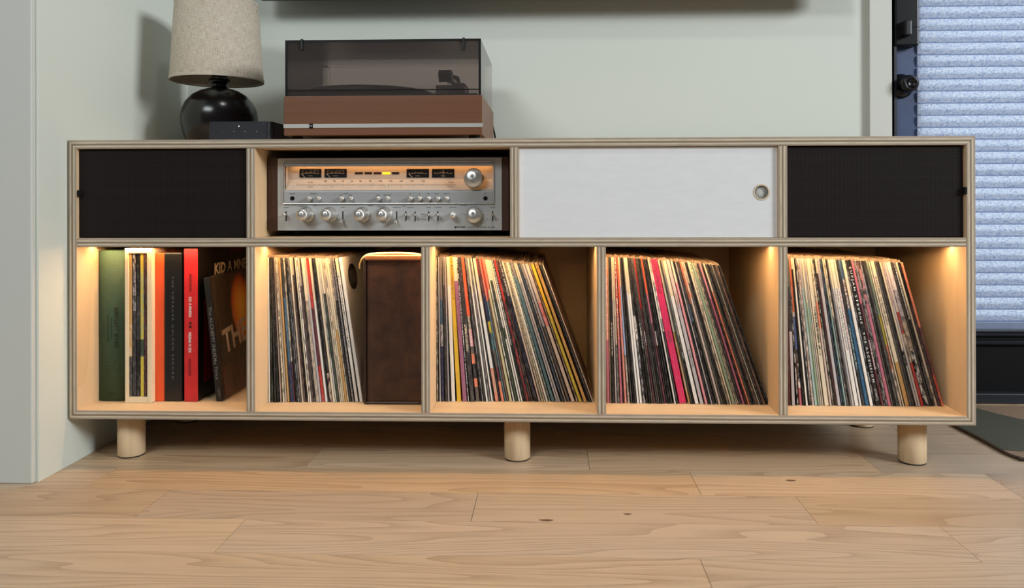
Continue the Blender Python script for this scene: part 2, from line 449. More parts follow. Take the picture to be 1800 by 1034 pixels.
m2.build('rear_fabric', SHADE, shade)['kind'] = 'stuff'
# scalloped cell ends on the left edge
m = MB(); z = zbot
while z < zt:
    pts = [(0.5590, z + 0.0005), (0.5545, z + cell * 0.10), (0.5515, z + cell * 0.40), (0.5500, z + cell * 0.75), (0.5515, z + cell * 0.93), (0.5590, z + cell * 0.995)]
    m.prism(pts, sx0 - 0.0066, sx0, 'X'); z += cell
m.build('cell_ends', SHADE, shade)['kind'] = 'stuff'
RAIL = plain('shade_bottom_rail', (120, 134, 164), 0.5, var=0.03)
MB().box(sx0, sx1, 0.545, 0.5575, Z_(580, 0.54, 1760), zbot, 0.003).build('bottom_rail', RAIL, shade)
# rug at the right
def m_rug(name, c, d):
    t = NT(name); v = t.coord('Object', (420, 420, 420)); n = t.noise(v, 1.0, 3, 0.7)
    t.base(t.ramp(n, [(0.3, lin(d)), (0.7, lin(c))])); t.rough(0.95); t.bump(n, 0.6, 0.002); t.b.inputs['Specular IOR Level'].default_value = 0.1
    return t.m
rug = thing('rug', 'low pile rug in grey green and tan lying beside the console', 'rug', (1.6, 0.3, 0.0))
outer = [(1.046, 0.50), (1.047, 0.3382), (1.052, 0.2156), (1.052, 0.13), (1.056, 0.1044), (1.064, 0.09), (1.085, 0.080), (1.4, 0.072), (2.1, 0.06), (2.1, 0.50)]
MB().prism(outer, 0.0005, 0.006, 'Z').build('tan_pile', m_rug('tan_rug_pile', (160, 138, 118), (118, 98, 80)), rug)
gr = [(1.048, 0.46), (1.049, 0.3382), (1.054, 0.2156), (1.055, 0.135), (1.085, 0.128), (1.20, 0.135), (1.5, 0.16), (1.7, 0.2), (1.55, 0.28), (1.38, 0.325), (1.29, 0.345), (1.2317, 0.372), (1.205, 0.415), (1.18, 0.4667), (1.15, 0.478)]
MB().prism(gr, 0.0055, 0.0072, 'Z').build('green_pile', m_rug('green_rug_pile', (98, 99, 88), (64, 66, 58)), rug)
ed = [(x, y) for x, y in outer[:9]]
MB().tube(spline([(x - 0.0005, y, 0.004) for x, y in ed], 3), 0.0035, 6).build('bound_edge', plain('rug_binding', (70, 56, 46), 0.9), rug)

# ------------------------------------------------------------------ media console
T = 0.018; HW = 0.9235; ZB, ZT = 0.0978, 0.676; CD = 0.445; ZS0, ZS1 = 0.4546, 0.4726
con = thing('media_console', 'long plywood media console on round legs with records below and stereo above', 'console', (0, 0.22, 0))
def panel(name, pts, y0, y1, org, edge, face):
    """ply panel: polygon in x,z; front and back faces show the plies"""
    m = MB().prism(pts, y0, y1, 'Y'); m.b.faces.ensure_lookup_table()
    for f in m.b.faces:
        f.normal_update(); f.material_index = 0 if abs(f.normal.y) > 0.9 else 1
    es = [e for e in m.b.edges if all(abs(v.co.y - y0) < 1e-6 for v in e.verts)]
    bmesh.ops.bevel(m.b, geom=es, offset=0.0006, segments=1, affect='EDGES')
    return m.build(name, [edge, face], con, origin=org)
panel('top_panel', [(-HW, ZT), (HW, ZT), (HW - T, ZT - T), (-HW + T, ZT - T)], 0, CD, (0, 0, ZT - T), PLYH, BIRCH)
panel('bottom_panel', [(-HW, ZB), (HW, ZB), (HW - T, ZB + T), (-HW + T, ZB + T)], 0, CD, (0, 0, ZB), PLYH, BIRCH)
panel('side_panel', [(-HW, ZB), (-HW, ZT), (-HW + T, ZT - T), (-HW + T, ZB + T)], 0, CD, (-HW, 0, 0), PLYV, BIRCHZ)
panel('side_panel', [(HW, ZB), (HW, ZT), (HW - T, ZT - T), (HW - T, ZB + T)], 0, CD, (HW - T, 0, 0), PLYV, BIRCHZ)
e_ = 0.0004
panel('middle_shelf', [(-HW + T + e_, ZS0), (HW - T - e_, ZS0), (HW - T - e_, ZS1), (-HW + T + e_, ZS1)], 0, CD - 0.014, (0, 0, ZS0), PLYH, BIRCH)
XV_LOW = [(-0.5497, -0.5317), (-0.1882, -0.1702), (0.1702, 0.1882), (0.5345, 0.5525)]
XV_UP = [(-0.5492, -0.5312), (-0.0061, 0.0119), (0.5345, 0.5525)]
for a, c in XV_LOW: panel('divider', [(a, ZB + T + e_), (c, ZB + T + e_), (c, ZS0 - e_), (a, ZS0 - e_)], 0.0004, CD - 0.014, (a, 0, 0), PLYV, BIRCHZ)
for a, c in XV_UP: panel('divider', [(a, ZS1 + e_), (c, ZS1 + e_), (c, ZT - T - e_), (a, ZT - T - e_)], 0.0004, CD - 0.014, (a, 0, 0), PLYV, BIRCHZ)
MB().box(-HW + T, HW - T, CD - 0.0135, CD - 0.001, ZB + T, ZT - T).build('back_panel', BIRCH, con)
for lx in (-0.832, 0.0045, 0.832):
    for ly in (0.075, 0.335):
        m = MB().lathe([(0.0258, 0.002), (0.0275, 0.004), (0.0278, ZB)], (lx, ly, 0), 'Z', 40)
        lg = m.build('leg', MAPLE, con, origin=(lx, ly, 0))
        MB().lathe([(0.0262, 0.0), (0.0262, 0.0025)], (lx, ly, 0), 'Z', 32).build('felt_pad', RUBBER, lg)
# speaker grilles
for (xa, xb, tabpx, tabpy) in ((-HW + T + 0.0015, -0.5492 - 0.001, 140, 340), (0.5525 + 0.001, HW - T - 0.003, 1696.5, 335)):
    m = MB().box(xa, xb, 0.007, 0.024, ZS1 + 0.0012, ZT - T - 0.0015, 0.002, 2)
    g = m.build('speaker_grille', GRILLE, con)
    tx, tz = X_(tabpx, 0.002), Z_(tabpy, 0.002, tabpx)
    MB().box(tx - 0.0032, tx + 0.0032, -0.001, 0.0075, tz - 0.007, tz + 0.007, 0.0015).build('pull_tab', BLACKM, g)
# white sliding panel with a finger hole
ys = 0.007
pxa, pxb, pza, pzb = 0.0123, 0.5341, ZS1 + 0.0008, ZT - T - 0.0008
hc = at(1338.5, 338, ys); hr = 0.0155
m = MB(); b = m.b
ov = [b.verts.new(p) for p in ((pxa, ys, pza), (pxb, ys, pza), (pxb, ys, pzb), (pxa, ys, pzb))]
cv = [b.verts.new((hc.x + hr * math.cos(2 * PI * k / 36), ys, hc.z + hr * math.sin(2 * PI * k / 36))) for k in range(36)]
eds = [b.edges.new((ov[i], ov[(i + 1) % 4])) for i in range(4)] + [b.edges.new((cv[i], cv[(i + 1) % 36])) for i in range(36)]
bmesh.ops.triangle_fill(b, use_beauty=True, edges=eds)
ex = bmesh.ops.extrude_face_region(b, geom=b.faces[:])
for v in ex['geom']:
    if isinstance(v, bmesh.types.BMVert): v.co.y += 0.012
bmesh.ops.recalc_face_normals(b, faces=b.faces[:])
sd = m.build('sliding_door', WHITEP, con)
MB().lathe([(hr - 0.0022, 0.0), (hr, -0.0008), (hr + 0.0012, -0.0004), (hr + 0.0012, 0.001), (hr, 0.002), (hr, 0.0115), (hr - 0.0022, 0.0115)], (hc.x, ys, hc.z), 'Y', 40, cap=False).build('finger_hole_rim', plain('pale_ply_rim', (205, 188, 160), 0.55), sd)
MB().lathe([(0.0005, 0.0055), (hr - 0.001, 0.0055), (hr - 0.001, 0.0105)], (hc.x, ys, hc.z), 'Y', 36).build('finger_hole_back', PALE, sd)
# lamps under the middle shelf
BAYX = [(-HW + T, -0.5497), (-0.5317, -0.1882), (-0.1702, 0.1702), (0.1882, 0.5345), (0.5525, HW - T)]
for i, (a, c) in enumerate(BAYX):
    l = MB().box(a + 0.004, c - 0.004, 0.050, 0.0625, ZS0 - 0.0009, ZS0 - 0.0001).box(a + 0.004, c - 0.004, 0.0625, 0.0640, ZS0 - 0.0034, ZS0 - 0.0001).build('light_channel', plain('white_led_channel', (220, 220, 215), 0.5), con)
    MB().box(a + 0.006, c - 0.006, 0.0515, 0.0585, ZS0 - 0.0018, ZS0 - 0.0009).build('light_strip', LED, l)

# ------------------------------------------------------------------ table lamp
LY = 0.30
lc = at(382, 143, LY); LX = at(386, 200, LY).x
lamp = thing('table_lamp', 'table lamp with round glossy black base and oatmeal linen shade', 'lamp', (LX, LY, ZT))
CER = plain('black_glazed_ceramic', (20, 15, 14), 0.22, var=0.1)
z0 = ZT
MB().lathe([(0.06, z0), (0.0700, z0 + 0.001), (0.0745, z0 + 0.012), (0.0830, z0 + 0.035), (0.0885, z0 + 0.060), (0.0895, z0 + 0.078), (0.0865, z0 + 0.096), (0.078, z0 + 0.115), (0.064, z0 + 0.131), (0.046, z0 + 0.142), (0.030, z0 + 0.1475), (0.0195, z0 + 0.150)], (LX, LY, 0), 'Z', 64).build('base', CER, lamp)
MB().lathe([(0.0195, z0 + 0.149), (0.018, z0 + 0.156), (0.0195, z0 + 0.160), (0.0245, z0 + 0.164), (0.0255, z0 + 0.168), (0.0235, z0 + 0.172), (0.0185, z0 + 0.176), (0.0175, z0 + 0.180), (0.0215, z0 + 0.184), (0.0215, z0 + 0.187), (0.0175, z0 + 0.190), (0.0175, z0 + 0.215), (0.012, z0 + 0.217)], (LX, LY, 0), 'Z', 40).build('neck', CER, lamp)
MB().lathe([(0.012, z0 + 0.214), (0.016, z0 + 0.222), (0.016, z0 + 0.25), (0.004, z0 + 0.252)], (LX, LY, 0), 'Z', 24).build('bulb_socket', BLACK, lamp)
MB().tube([(LX, LY, z0 + 0.25), (LX, LY, z0 + 0.36)], 0.002).tube([(LX - 0.093, LY, z0 + 0.338), (LX + 0.093, LY, z0 + 0.338)], 0.0015).build('harp', plain('lamp_wire', (90, 88, 84), 0.3, metal=0.9), lamp)
def m_linen():
    t = NT('oatmeal_linen'); tc = t.n.new('ShaderNodeTexCoord').outputs['Object']
    sp = t.n.new('ShaderNodeSeparateXYZ'); t.l.new(tc, sp.inputs[0])
    ang = t.math('MULTIPLY', t.math('ARCTAN2', sp.outputs[1], sp.outputs[0]), 0.105)
    def v(sx, sz):
        c = t.n.new('ShaderNodeCombineXYZ'); t.l.new(t.math('MULTIPLY', ang, sx), c.inputs[0]); t.l.new(t.math('MULTIPLY', sp.outputs[2], sz), c.inputs[1]); return c.outputs[0]
    a = t.noise(v(60, 900), 1.0, 3, 0.7); bb = t.noise(v(900, 50), 1.0, 3, 0.7)
    h = t.math('MULTIPLY', t.math('ADD', a, bb), 0.5)
    t.base(t.ramp(h, [(0.34, lin((138, 126, 110))), (0.5, lin((190, 178, 160))), (0.66, lin((216, 206, 190)))])); t.rough(0.9)
    t.bump(h, 0.35, 0.0008); t.b.inputs['Specular IOR Level'].default_value = 0.15
    return t.m
LINEN = m_linen()
sh = lc.x; zs0, zs1 = lc.z, lc.z + 0.192
so = thing_shade = MB().lathe([(0.1085, zs0), (0.0965, zs1), (0.0945, zs1), (0.1065, zs0), (0.1085, zs0)], (sh, LY, 0), 'Z', 96, cap=False).build('lamp_shade', LINEN, lamp, origin=(sh, LY, zs0))
MB().lathe([(0.1092, zs0 - 0.0012), (0.1094, zs0 + 0.006), (0.1085, zs0 + 0.0066), (0.1062, zs0 + 0.004), (0.1062, zs0 - 0.0008), (0.1092, zs0 - 0.0012)], (sh, LY, 0), 'Z', 96, cap=False).build('lower_hem', LINEN, so, origin=(sh, LY, zs0))
MB().lathe([(0.0972, zs1 - 0.006), (0.0972, zs1 + 0.001), (0.0940, zs1 + 0.001)], (sh, LY, 0), 'Z', 96, cap=False).build('upper_hem', LINEN, so, origin=(sh, LY, zs0))

# ------------------------------------------------------------------ small black streaming box
SY = 0.12
bx0, bx1 = X_(367, SY, 230), X_(478, SY, 230); bz1 = Z_(213.5, SY, 420)
sb = thing('audio_streamer', 'small black box with tiny white lights in front of the lamp', 'audio box', ((bx0 + bx1) / 2, SY, ZT))
m = MB(); r_ = 0.018
pts = []
for cx, cy, a0 in ((bx1 - r_, SY + r_, -90), (bx1 - r_, SY + 0.15 - r_, 0), (bx0 + r_, SY + 0.15 - r_, 90), (bx0 + r_, SY + r_, 180)):
    for k in range(7):
        a = math.radians(a0 + 15 * k); rr = r_ if cx > (bx0 + bx1) / 2 else 0.004
        c_ = cx if cx > (bx0 + bx1) / 2 else bx0 + 0.004; d_ = cy if rr == r_ else (SY + 0.004 if cy < SY + 0.07 else SY + 0.146)
        pts.append((c_ + rr * math.cos(a), d_ + rr * math.sin(a)))
m.prism(pts, ZT + 0.0015, bz1, 'Z')
es = [e for e in m.b.edges if all(abs(v.co.z - bz1) < 1e-6 for v in e.verts)]
bmesh.ops.bevel(m.b, geom=es, offset=0.0015, segments=2, affect='EDGES')
m.build('housing', plain('charcoal_plastic', (30, 33, 40), 0.42, var=0.03), sb)
MB().box(bx0 + 0.012, bx1 - 0.012, SY + 0.012, SY + 0.138, ZT, ZT + 0.002).build('foot', RUBBER, sb)
DOT = m_emit('white_status_light', (255, 255, 255), 1.4); MARK = plain('grey_print', (150, 155, 160), 0.5)
p = at(420, 222, SY); MB().lathe([(0.0011, -0.0004), (0.0011, 0.001)], (p.x, SY, p.z), 'Y', 12).build('status_light', DOT, sb)
for px, kind in ((391, '-'), (411, '<'), (431, '>'), (451, '+')):
    p = at(px, 231.5, SY); text(kind, 0.006, MARK, sb, (p.x, SY - 0.0003, p.z), name='touch_mark')

# ------------------------------------------------------------------ turntable
TY = 0.10; TD = 0.335
tx0, tx1 = X_(499, TY, 200), X_(847.5, TY, 200)
tz0, tz1 = Z_(237.3, TY, 700), Z_(168, TY, 700); tzt = Z_(72, TY, 700)
tt = thing('turntable', 'vintage turntable with walnut plinth, silver stripe and smoked dust cover', 'turntable', ((tx0 + tx1) / 2, TY, ZT))
WALN = wood('walnut_veneer', (112, 71, 44), (80, 49, 29), 'X', freq=7, stretch=22, scale=26, contrast=0.45, rough=0.4, rand=False, fibre=0.5)
MB().box(tx0, tx1, TY, TY + TD, tz0, tz1, 0.0012).build('plinth', WALN, tt)
SILV = plain('brushed_silver_trim', (205, 205, 200), 0.35, metal=0.55, var=0.03, stretch=(0.05, 1, 1), scale=300)
za, zb_ = Z_(224.3, TY, 700), Z_(217.2, TY, 700)
st = MB().box(tx0 - 0.0006, tx1 + 0.0006, TY - 0.0014, TY + 0.002, za, zb_, 0.0004, 1).build('silver_stripe', SILV, tt)
qx0, qx1 = X_(544, TY, 200), X_(550.5, TY, 200)
MB().box(qx0, qx1, TY - 0.0022, TY, za - 0.0004, zb_ + 0.0004).build('badge', BLACKM, st)
text('DUAL', 0.0042, plain('silver_print', (215, 215, 215), 0.4), st, ((qx0 + qx1) / 2, TY - 0.0026, (za + zb_) / 2), fit=0.0066)
for fx in (tx0 + 0.02, tx1 - 0.02):
    for fy in (TY + 0.03, TY + TD - 0.03):
        MB().lathe([(0.011, ZT), (0.013, ZT + 0.006), (0.012, tz0)], (fx, fy, 0), 'Z', 20).build('foot', RUBBER, tt)
SMOKE = m_glass('smoked_acrylic', (0.82, 0.77, 0.75, 1), 0.09)
CL = 0.004
cov = MB().box(tx0 + 0.003, tx1 - 0.003, TY + 0.002, TY + 0.002 + CL, tz1, tzt).build('dust_cover', SMOKE, tt)
for nm, bxs in (('cover_side', (tx0 + 0.003, tx0 + 0.003 + CL, TY + 0.002 + CL, TY + TD - 0.004, tz1, tzt)), ('cover_side', (tx1 - 0.003 - CL, tx1 - 0.003, TY + 0.002 + CL, TY + TD - 0.004, tz1, tzt)),
                ('cover_back', (tx0 + 0.003 + CL, tx1 - 0.003 - CL, TY + TD - 0.004 - CL, TY + TD - 0.004, tz1, tzt)), ('cover_top', (tx0 + 0.003, tx1 - 0.003, TY + 0.002, TY + TD - 0.004, tzt, tzt + CL))):
    MB().box(*bxs).build(nm, SMOKE, cov)
EDGE = plain('dark_acrylic_edge', (26, 24, 24), 0.2)
MB().box(tx0 + 0.0025, tx0 + 0.0075, TY + 0.0015, TY + 0.007, tz1, tzt + CL).box(tx1 - 0.0075, tx1 - 0.0025, TY + 0.0015, TY + 0.007, tz1, tzt + CL).box(tx0 + 0.0075, tx1 - 0.0075, TY + 0.0015, TY + 0.0055, tzt - 0.001, tzt + CL).build('cover_front_edge', EDGE, cov)
zl = Z_(157.5, TY, 700)
MB().box(tx0 + 0.007, tx1 - 0.007, TY + 0.0015, TY + 0.006, zl - 0.001, zl + 0.001).build('cover_lower_edge', EDGE, cov)
for px in (530.5, 815):
    p = at(px, 80, TY)
    MB().box(p.x - 0.0026, p.x + 0.0026, TY - 0.002, TY + 0.006, Z_(88, TY, px), tzt + CL + 0.002, 0.001).build('cover_clip', BLACK, cov)
# deck, platter, arm
DECK = plain('dark_deck_metal', (40, 38, 38), 0.35, metal=0.4)
MB().box(tx0 + 0.012, tx1 - 0.012, TY + 0.014, TY + TD - 0.014, tz1 - 0.002, tz1 + 0.006, 0.001).build('deck_plate', DECK, tt)
pcx = X_(650, 0.26, 160); pcy = TY + TD / 2 + 0.004
MB().lathe([(0.146, tz1 + 0.008), (0.150, tz1 + 0.012), (0.150, tz1 + 0.026), (0.146, tz1 + 0.0285), (0.05, tz1 + 0.029), (0.006, tz1 + 0.029), (0.004, tz1 + 0.036), (0.0005, tz1 + 0.038)], (pcx, pcy, 0), 'Z', 72).build('platter', plain('black_rubber_mat', (18, 17, 18), 0.5), tt)
ax_, ay_ = X_(806, 0.30, 140), 0.33
arm = MB().lathe([(0.024, tz1 + 0.006), (0.024, tz1 + 0.02), (0.018, tz1 + 0.024), (0.018, tz1 + 0.052), (0.010, tz1 + 0.056)], (ax_, ay_, 0), 'Z', 32).build('tonearm', plain('grey_arm_metal', (60, 62, 66), 0.3, metal=0.7), tt)
MB().tube([(ax_, ay_ + 0.06, tz1 + 0.05), (ax_ - 0.002, ay_ - 0.10, tz1 + 0.05), (ax_ - 0.006, TY + 0.075, tz1 + 0.047)], 0.005).build('arm_tube', SILV, arm)
MB().lathe([(0.016, 0.0), (0.016, 0.032)], (ax_, ay_ + 0.028, tz1 + 0.05), 'Y', 24).build('counterweight', BLACK, arm)
hx = ax_ - 0.012
MB().prism([(TY + 0.035, tz1 + 0.052), (TY + 0.048, tz1 + 0.063), (TY + 0.085, tz1 + 0.059), (TY + 0.09, tz1 + 0.044), (TY + 0.05, tz1 + 0.036)], hx - 0.014, hx + 0.014, 'X').build('head_shell', BLACK, arm)
p0 = at(795, 140, 0.26)
MB().prism([(p0.x - 0.024, p0.z + 0.008), (p0.x - 0.006, p0.z + 0.012), (p0.x + 0.016, p0.z + 0.006), (p0.x + 0.020, p0.z - 0.014), (p0.x + 0.006, p0.z - 0.017), (p0.x - 0.010, p0.z - 0.004), (p0.x - 0.024, p0.z + 0.001)], 0.25, 0.275, 'Y').build('gimbal_bracket', plain('dark_gimbal', (38, 42, 46), 0.4, metal=0.3), arm)
MB().box(p0.x - 0.010, p0.x - 0.003, 0.246, 0.25, p0.z - 0.012, p0.z - 0.006).build('silver_dial', SILV, arm)
MB().box(p0.x - 0.036, p0.x + 0.032, 0.235, 0.29, tz1 + 0.006, p0.z - 0.016, 0.002).build('arm_base', plain('arm_base_metal', (72, 70, 70), 0.35, metal=0.5), arm)
MB().tube(spline([(tx1 - 0.002, TY + TD + 0.004, tz0 + 0.05), (tx1 + 0.003, TY + TD + 0.02, tz0 + 0.02), (tx1 + 0.004, TY + TD + 0.012, ZT + 0.002)], 5), 0.0022).build('signal_cable', BLACKM, tt)

# ------------------------------------------------------------------ stereo receiver
RY = 0.064
def rp(px, py): return at(px, py, RY)
rec = thing('stereo_receiver', 'vintage silver faced stereo receiver in a walnut case inside the open upper bay', 'receiver', (rp(685, 400).x, RY, ZS1))
ca, cb = -0.5312 + 0.0, 0.0
x0r, x1r = rp(470.5, 340).x, rp(895, 340).x
f0, f1 = rp(487.8, 340).x, rp(882.2, 340).x; fz0, fz1 = rp(685, 405.2).z, rp(685, 277.8).z
WAL2 = wood('dark_walnut_case', (70, 42, 28), (44, 25, 17), 'Z', freq=6, stretch=12, scale=20, contrast=0.5, rough=0.45, rand=False)
cs = MB().box(x0r, f0 - 0.0006, RY + 0.001, RY + 0.33, ZS1 + 0.012, fz1 + 0.002, 0.001).build('case_side', WAL2, rec)
MB().box(f1 + 0.0006, x1r - 0.001, RY + 0.001, RY + 0.33, ZS1 + 0.012, fz1 + 0.002, 0.001).build('case_side', WAL2, rec)
MB().box(f0 - 0.0006, f1 + 0.0006, RY + 0.006, RY + 0.33, fz1 - 0.006, fz1 + 0.002, 0.001).build('case_top', WAL2, rec)
MB().box(f0, f1, RY + 0.03, RY + 0.33, ZS1 + 0.012, fz1 - 0.007).build('chassis', BLACKM, rec)
for fx in (f0 + 0.03, f1 - 0.03):
    for fy in (RY + 0.05, RY + 0.29): MB().lathe([(0.014, ZS1), (0.016, ZS1 + 0.012)], (fx, fy, 0), 'Z', 20).build('foot', RUBBER, rec)
def m_brushed(name, c, rough=0.32, metal=0.75):
    t = NT(name); v = t.coord('Object', (8, 600, 600)); n = t.noise(v, 1.0, 4, 0.7)
    c = lin(c); t.base(t.ramp(n, [(0.3, tuple(x * 0.88 for x in c[:3]) + (1,)), (0.7, tuple(min(1, x * 1.06) for x in c[:3]) + (1,))]))
    t.b.inputs['Metallic'].default_value = metal; t.rough(rough); t.bump(n, 0.12, 0.0003)
    return t.m
ALU = m_brushed('brushed_aluminium', (196, 198, 197), 0.45, 0.4)
ALUD = m_brushed('grey_brushed_aluminium', (180, 182, 182), 0.45, 0.35)
BRIGHT = plain('polished_aluminium', (225, 225, 222), 0.22, metal=0.85, var=0.02)
DIAL = plain('champagne_dial', (214, 196, 176), 0.5, var=0.02)
wx0, wx1, wz0, wz1 = rp(500.5, 340).x, rp(867, 340).x, rp(685, 334.5).z, rp(685, 292).z
fp = MB().box(f0, wx0, RY, RY + 0.008, fz0, fz1, 0.0008).box(wx1, f1, RY, RY + 0.008, fz0, fz1, 0.0008).box(wx0, wx1, RY, RY + 0.008, wz1, fz1, 0.0).box(wx0, wx1, RY, RY + 0.008, fz0, wz0, 0.0).build('faceplate', ALU, rec)
for ya, yb in ((284.3, 285.6), (288.4, 291.8)):
    MB().box(wx0 - 0.002, wx1, RY - 0.004, RY + 0.001, rp(685, yb).z, rp(685, ya).z, 0.0005).build('trim_bar', BRIGHT, fp)
MB().box(wx0 - 0.003, wx0, RY - 0.004, RY + 0.001, rp(685, 358).z, rp(685, 286).z, 0.0005).build('trim_bar', BRIGHT, fp)
MB().box(wx1, wx1 + 0.003, RY - 0.003, RY + 0.001, rp(685, 358).z, rp(685, 286).z, 0.0005).build('trim_bar', ALUD, fp)
# dial window: upright back, sloping scale, lamp under the top lip
DYB = RY + 0.022; zm = rp(685, 314.8).z
dw = MB().box(wx0, wx1, DYB, DYB + 0.002, zm - 0.002, wz1 + 0.004).quad((wx0, DYB, zm), (wx1, DYB, zm), (wx1, RY + 0.001, wz0 + 0.0004), (wx0, RY + 0.001, wz0 + 0.0004)).box(wx0 - 0.001, wx0, RY + 0.001, DYB, wz0, wz1 + 0.004).box(wx1, wx1 + 0.001, RY + 0.001, DYB, wz0, wz1 + 0.004).box(wx0, wx1, RY + 0.001, DYB, wz1 + 0.003, wz1 + 0.004).build('dial_window', DIAL, rec)
MB().box(wx0 + 0.01, wx1 - 0.004, RY + 0.0095, RY + 0.0125, wz1 + 0.001, wz1 + 0.0026).build('dial_lamp', m_emit('amber_dial_lamp', (255, 190, 120), 7.0), dw)
METER = plain('black_meter_face', (12, 11, 11), 0.35); PRW = plain('pale_meter_print', (190, 178, 160), 0.5); PRD = plain('dark_dial_print', (92, 72, 54), 0.6)
def dp(px, py):      # point on the upright dial back (from the face-plane pixel)
    return at(px, py, DYB)
for k, (a, c) in enumerate(((526.8, 565), (570.8, 609.7), (715, 754.2), (759.5, 798.7))):
    A, B_ = dp(a, 312.3), dp(c, 297)
    mt = MB().box(A.x, B_.x, DYB - 0.0016, DYB, A.z, B_.z, 0.0003, 1).build('meter', METER, dw)
    w, h = B_.x - A.x, B_.z - A.z; yy = DYB - 0.0022; cxm = (A.x + B_.x) / 2
    arc = []
    for q in range(13):
        u = -0.38 + 0.76 * q / 12; bend = 0.10 * (1 - (u / 0.38) ** 2)
        arc.append((cxm + u * w, yy, A.z + h * (0.42 + bend + (0.02 if k == 3 else 0))))
    MB().tube(arc, 0.00033, 4).build('scale_arc', PRW, mt)
    mm = MB()
    for q in range(9 if k < 2 else 6):
        i = int(q * 12 / (8 if k < 2 else 5)); pt = arc[i]
        mm.box(pt[0] - 0.0003, pt[0] + 0.0003, yy, yy + 0.0004, pt[2], pt[2] + h * (0.1 if q % 2 else 0.17))
    mm.build('scale_ticks', PRW, mt)['kind'] = 'stuff'
    nb, ntp = ((A.x + w * 0.25, A.z + h * 0.04), (A.x + w * 0.10, A.z + h * 0.42)) if k != 3 else ((cxm, A.z + h * 0.04), (cxm, A.z + h * 0.85))
    MB().tube([(nb[0], yy - 0.0003, nb[1]), (ntp[0], yy - 0.0003, ntp[1])], 0.00035, 4).build('needle', plain('white_needle', (230, 225, 215), 0.5), mt)
    text(['POWER', 'POWER', 'SIGNAL', 'TUNING'][k], 0.0028, PRW, mt, (cxm, yy, A.z + h * 0.18))
    if k < 2: text('.01 .1  1  10 50 100', 0.0024, PRW, mt, (cxm, yy, A.z + h * 0.76), fit=w * 0.78)
for k, (a, c) in enumerate(((623.9, 638), (641, 654), (657, 670), (672.6, 686), (689, 701.7))):
    A, B_ = dp(a, 306.6), dp(c, 302.9)
    MB().box(A.x, B_.x, DYB - 0.0008, DYB, A.z, B_.z, 0.0003, 1).build('indicator', m_emit('lit_yellow_indicator', (255, 214, 40), 1.5) if k == 3 else plain(['unlit_amber', 'unlit_black', 'unlit_red', '', 'unlit_dark'][k], [(48, 22, 14), (22, 14, 12), (64, 20, 16), 0, (20, 13, 11)][k], 0.4), dw)
def sp_(px, py):     # point on the sloping scale
    f = (py - 314.8) / (334.5 - 314.8); Y = DYB + (RY + 0.001 - DYB) * f
    q = at(px, py, Y); return Vector((q.x, q.y - 0.0007, q.z + 0.0004))
scale_pts = [428, 493, 557, 621, 686, 757, 831, 907, 984, 1064, 1145]
mt = MB(); mh = MB()
for i, px in enumerate(scale_pts):
    xp = px / 4.186 + 470
    text(str(88 + 2 * i), 0.0052, PRD, dw, sp_(xp, 319), fit=0.0052 if i < 6 else 0.0066, bold=0.01)
    q = sp_(xp, 324.0); mt.box(q.x - 0.0008, q.x + 0.0008, q.y - 0.0002, q.y + 0.0002, q.z - 0.0016, q.z + 0.0012)
for px in (386, 462, 523, 588, 652, 721, 792, 868, 944, 1022, 1101, 1222):
    q = sp_(px / 4.186 + 470, 323.4); mt.box(q.x - 0.0007, q.x + 0.0007, q.y - 0.0002, q.y + 0.0002, q.z - 0.0022, q.z + 0.002)
for k in range(140):
    q = sp_(522 + k * (801 - 522) / 139, 325); mh.box(q.x - 0.00018, q.x + 0.00018, q.y, q.y + 0.0002, q.z - 0.0008, q.z + (0.001 if k % 5 else 0.0018))
qa, qb = sp_(522, 326.2), sp_(801, 326.2); mh.box(qa.x, qb.x, qa.y, qa.y + 0.0002, qa.z - 0.0003, qa.z)
mt.build('scale_markers', plain('white_scale_print', (250, 240, 222), 0.5), dw)['kind'] = 'stuff'
mh.build('scale_ticks', PRD, dw)['kind'] = 'stuff'
for px, s in ((478, '5.5'), (561, '6'), (681, '7'), (765, '8'), (831, '9'), (890, '10'), (984, '12'), (1075, '14'), (1170, '16')):
    text(s, 0.0034, PRD, dw, sp_(px / 4.186 + 470, 328.6))
for b_, px, py in (('FM MHz', 317, 321), ('AM kHz', 317, 328.8), ('FM MHz', 1352, 321), ('x 100 kHz', 1345, 329)):
    text(b_, 0.0034, PRD, dw, sp_(px / 4.186 + 470, py))
q = sp_(680.2, 328); MB().box(q.x - 0.0008, q.x + 0.0008, q.y - 0.002, q.y - 0.001, rp(680, 334.2).z, rp(680, 322.6).z).build('dial_pointer', plain('white_pointer', (255, 250, 240), 0.4), dw)
# lower strip with small knobs
sz0, sz1 = rp(685, 356.8).z, rp(685, 336.3).z
ls = MB().box(wx0, wx1, RY - 0.003, RY + 0.001, sz0, sz1, 0.0006).build('control_strip', ALUD, rec)
MB().box(wx0 - 0.003, wx1 + 0.003, RY - 0.0045, RY + 0.001, sz0 - 0.0022, sz0 - 0.0004, 0.0004).build('strip_lower_edge', BRIGHT, ls)
PRK = plain('black_panel_print', (34, 34, 36), 0.6)
def m_spun():
    t = NT('spun_aluminium'); tc = t.n.new('ShaderNodeTexCoord').outputs['Object']
    sp = t.n.new('ShaderNodeSeparateXYZ'); t.l.new(tc, sp.inputs[0])
    a = t.math('ARCTAN2', sp.outputs[2], sp.outputs[0])
    n = t.node('ShaderNodeTangent'); n.direction_type = 'RADIAL'; n.axis = 'Y'
    t.b.inputs['Anisotropic'].default_value = 0.9; t.l.new(n.outputs[0], t.b.inputs['Tangent'])
    t.base(lin((222, 221, 216))); t.b.inputs['Metallic'].default_value = 0.8; t.rough(0.28)
    return t.m
SPUN = m_spun()
